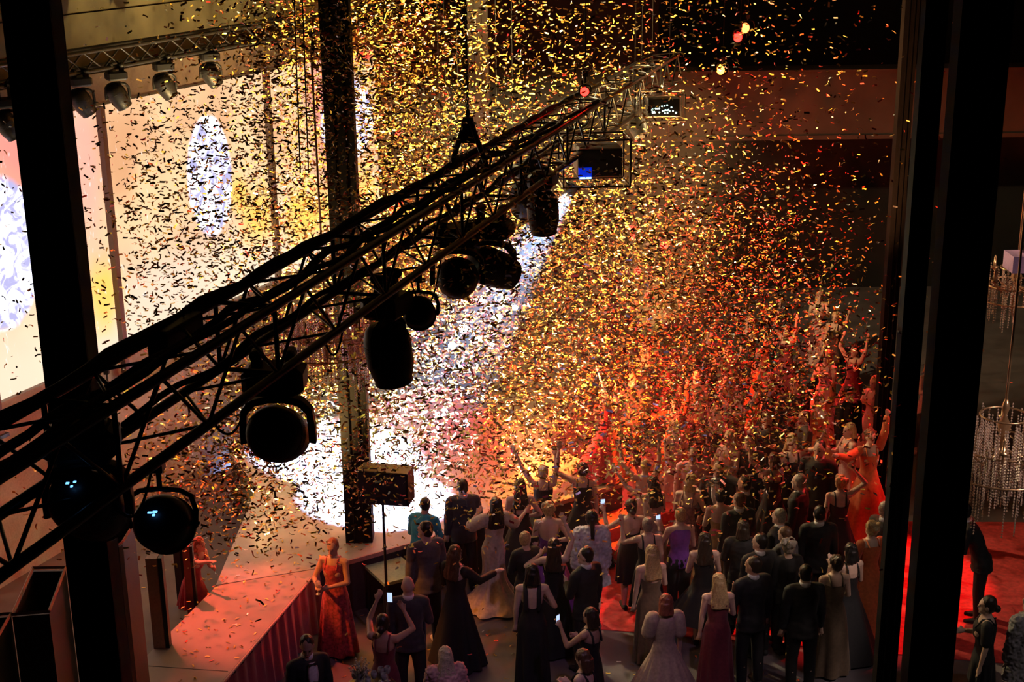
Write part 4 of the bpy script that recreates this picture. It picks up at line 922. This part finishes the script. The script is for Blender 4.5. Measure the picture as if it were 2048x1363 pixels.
for i, (px, py, k) in enumerate(far):
    base_lab, kw = protos[k]; H = (1.70 if kw['fem'] else 1.8)*(.97+.06*rnd.random()); rz = 150+rnd.uniform(-50, 60)
    H *= 1.06; P = atz(px, py, H)
    where = '' + ('behind the front guests' if py > 840 else 'midway to the back wall' if py > 740 else 'deep in the confetti haze') + (' stage side' if px < 1420 else ' mid floor' if px < 1620 else ' near the columns' if px < 1790 else ' between two black columns')
    lab = base_lab+' '+where; g = 'far dancers: '+base_lab+' '+where
    near_ = [o_ for o_ in COL.objects if o_.name.startswith(('person', 'steel_column')) and o_.parent is None and (Vector((o_.location.x, o_.location.y, 0))-Vector((P.x, P.y, 0))).length < .48]
    if near_: continue
    if k not in made:
        made[k] = person(px, py, lab, H, rz, group=g, vox=.02, fingers=True, **kw)
    else:
        copy_person(made[k], (P.x, P.y, 0), R_(rz), H/1.75, lab, g)

# ------------------------------------------------------------------ confetti
def conf_mat(name, c, metal, rough, tr):
    mt = bpy.data.materials.new(name); mt.use_nodes = True; nt = mt.node_tree; b = nt.nodes['Principled BSDF']
    gi = nt.nodes.new('ShaderNodeNewGeometry'); hs = nt.nodes.new('ShaderNodeHueSaturation'); hs.inputs['Color'].default_value = (*c, 1)
    mr = nt.nodes.new('ShaderNodeMapRange'); nt.links.new(gi.outputs['Random Per Island'], mr.inputs[0]); mr.inputs[3].default_value = .14; mr.inputs[4].default_value = 1.5
    nt.links.new(mr.outputs[0], hs.inputs['Value'])
    mr2 = nt.nodes.new('ShaderNodeMapRange'); nt.links.new(gi.outputs['Random Per Island'], mr2.inputs[0]); mr2.inputs[3].default_value = .475; mr2.inputs[4].default_value = .515
    nt.links.new(mr2.outputs[0], hs.inputs['Hue'])
    nt.links.new(hs.outputs['Color'], b.inputs['Base Color']); b.inputs['Metallic'].default_value = metal; b.inputs['Roughness'].default_value = rough
    return mt
CM = [conf_mat('gold_foil', (.95, .66, .13), .25, .42, 0), conf_mat('red_foil', (.85, .10, .05), .25, .42, 0), conf_mat('copper_foil', (.95, .36, .09), .3, .42, 0), conf_mat('silver_foil', (.8, .82, .85), .4, .4, 0)]
def flake(v, f, p, L_, W_, rnd, flat=False):
    if flat:
        a = rnd.random()*6.283; t_ = Vector((math.cos(a), math.sin(a), 0)); n = Vector((rnd.gauss(0, .15), rnd.gauss(0, .15), 1)).normalized()
    else:
        t_ = Vector((rnd.gauss(0, 1), rnd.gauss(0, 1), rnd.gauss(0, .45))).normalized(); n = Vector((rnd.gauss(0, 1), rnd.gauss(0, 1), rnd.gauss(0, 1)))
    b_ = t_.cross(n).normalized(); n = b_.cross(t_).normalized(); cv = rnd.uniform(-.25, .25)*L_
    i = len(v)
    for s_, h in ((-.5, 0), (0, cv), (.5, 0)):
        for w_ in (-.5, .5): v.append(tuple(p+t_*(L_*s_)+b_*(W_*w_)+n*h))
    f += [(i, i+2, i+3, i+1), (i+2, i+4, i+5, i+3)]
def density(px, py):
    """how thick the cloud hangs, seen along each direction"""
    def g(x, y, sx, sy): return math.exp(-((px-x)/sx)**2-((py-y)/sy)**2)
    d = 1.0*g(900, 700, 330, 300)+.5*g(560, 880, 170, 160)+.45*g(640, 90, 180, 130)+.75*g(740, 250, 210, 330)+.85*g(1180, 640, 300, 260)+.36*g(1480, 600, 220, 220)+.10*g(1150, 120, 300, 200)+.55*g(520, 980, 200, 170)+.5*g(1350, 850, 260, 120)+.30*g(1600, 760, 200, 200)+.22*g(330, 420, 240, 260)+.45*g(1000, 850, 200, 110)+.06
    if py > 950: d *= max(.03, 1-(py-950)/230)**(1 if px < 1000 else 1.3)
    if px > 1500: d *= max(.02, 1-(px-1500)/420)
    if px < 560 and py < 190: d *= .25+.75*max(0, (px-330)/230)
    if px < 250: d *= .35
    return d
rnd = random.Random(5)
pieces = []
N_TOT = 74000
while len(pieces) < N_TOT:
    px = rnd.uniform(-150, 2200); py = rnd.uniform(-150, 1400)
    if rnd.random() > density(px, py): continue
    Y = rnd.uniform(13.0, 20.5) if rnd.random() < (.28 if px > 560 else .6) else rnd.uniform(20.5, 29)
    if px > 1300 and py < 900: Y = rnd.uniform(15, 30)
    p = aty(px, py, Y)
    if p.z < .4 or p.z > 12.8: continue
    if (p-W0).dot(wn) < .5: continue
    pieces.append((p, (p-CAM).length))
pieces.sort(key=lambda q: q[1])
names_ = ('gold', 'red', 'copper', 'silver')
def pick(p):
    r = rnd.random()
    if p.x > 2.5: return 0 if r < .42 else 1 if r < .76 else 2 if r < .94 else 3
    return 0 if r < .60 else 2 if r < .82 else 1 if r < .92 else 3
# the nearest 300 as single things, copies of a few curled strips
flakes = {}
for c_ in range(4):
    for q_ in range(3):
        v, f = [], []; flake(v, f, Vector((0, 0, 0)), .060, .019, rnd)
        me = bpy.data.meshes.new('confetti_strip'); me.from_pydata(v, [], f); me.materials.append(CM[c_]); flakes[c_, q_] = me
for p, d in pieces[:300]:
    c_ = pick(p); o = bpy.data.objects.new('confetti_strip', flakes[c_, rnd.randrange(3)]); COL.objects.link(o)
    o.location = p; o.rotation_euler = (rnd.uniform(-.7, .7), rnd.uniform(-.7, .7), rnd.uniform(0, 6.28))
    tag(o, names_[c_]+' foil confetti strip falling close to the lighting truss', 'confetti', 'nearest falling confetti, '+names_[c_])
B4 = [([], []) for _ in range(4)]
for p, d in pieces[300:]:
    c_ = pick(p); k_ = rnd.uniform(.85, 1.15); big = 1.0 if d < 20 else 1.22
    flake(B4[c_][0], B4[c_][1], p, .060*k_*big, .0195*k_*big, rnd)
# strips lying on the floor, the runway and the stage
for i in range(900):
    r = rnd.random()
    if r < .45: p = atz(rnd.uniform(350, 760), rnd.uniform(960, 1363), ZS)
    elif r < .72: p = atz(rnd.uniform(900, 1260), rnd.uniform(920, 1010), ZS)
    else: p = atz(rnd.gauss(1150, 330), rnd.uniform(1080, 1363), 0)
    z = p.z+.012
    if p.z > .5:
        a = Vector((p.x, p.y, 0)); inside = ((a-cb).dot(vd) > .1 and -1.8 < (a-cb).dot(ud) < (ca-cb).length-.1) or (q[3]-a).dot(perp) > .05 and a.y < 19.3 and a.x > -5.6+(a.y-16)*.25
        if not inside: continue
    c_ = pick(p); flake(B4[c_][0], B4[c_][1], Vector((p.x, p.y, z)), .065, .021, rnd, True)
me = bpy.data.meshes.new('confetti_cloud'); V, FF, MI = [], [], []
for c_ in range(4):
    o_ = len(V); V += B4[c_][0]; FF += [tuple(i+o_ for i in f) for f in B4[c_][1]]; MI += [c_]*len(B4[c_][1])
me.from_pydata(V, [], FF)
for mt in CM: me.materials.append(mt)
me.polygons.foreach_set('material_index', MI)
o = bpy.data.objects.new('confetti_cloud', me); COL.objects.link(o)
tag(o, 'thick cloud of gold, copper and red foil confetti filling the air of the hall', 'confetti', kind='stuff')

# ------------------------------------------------------------------ haze in the hall
vm = bpy.data.materials.new('stage_haze'); vm.use_nodes = True; nt = vm.node_tree
nt.nodes.remove(nt.nodes['Principled BSDF']); vs = nt.nodes.new('ShaderNodeVolumeScatter')
vs.inputs['Density'].default_value = .0027; vs.inputs['Anisotropy'].default_value = .25; vs.inputs['Color'].default_value = (.9, .9, .9, 1)
nt.links.new(vs.outputs[0], nt.nodes['Material Output'].inputs['Volume'])
hz = MB().box((-.6, 22.5, 4.25), (8.4, 11.0, 6.3)).build('stage_haze', vm)
tag(hz, 'thin smoky haze hanging over the stage and dance floor', 'haze', kind='stuff')
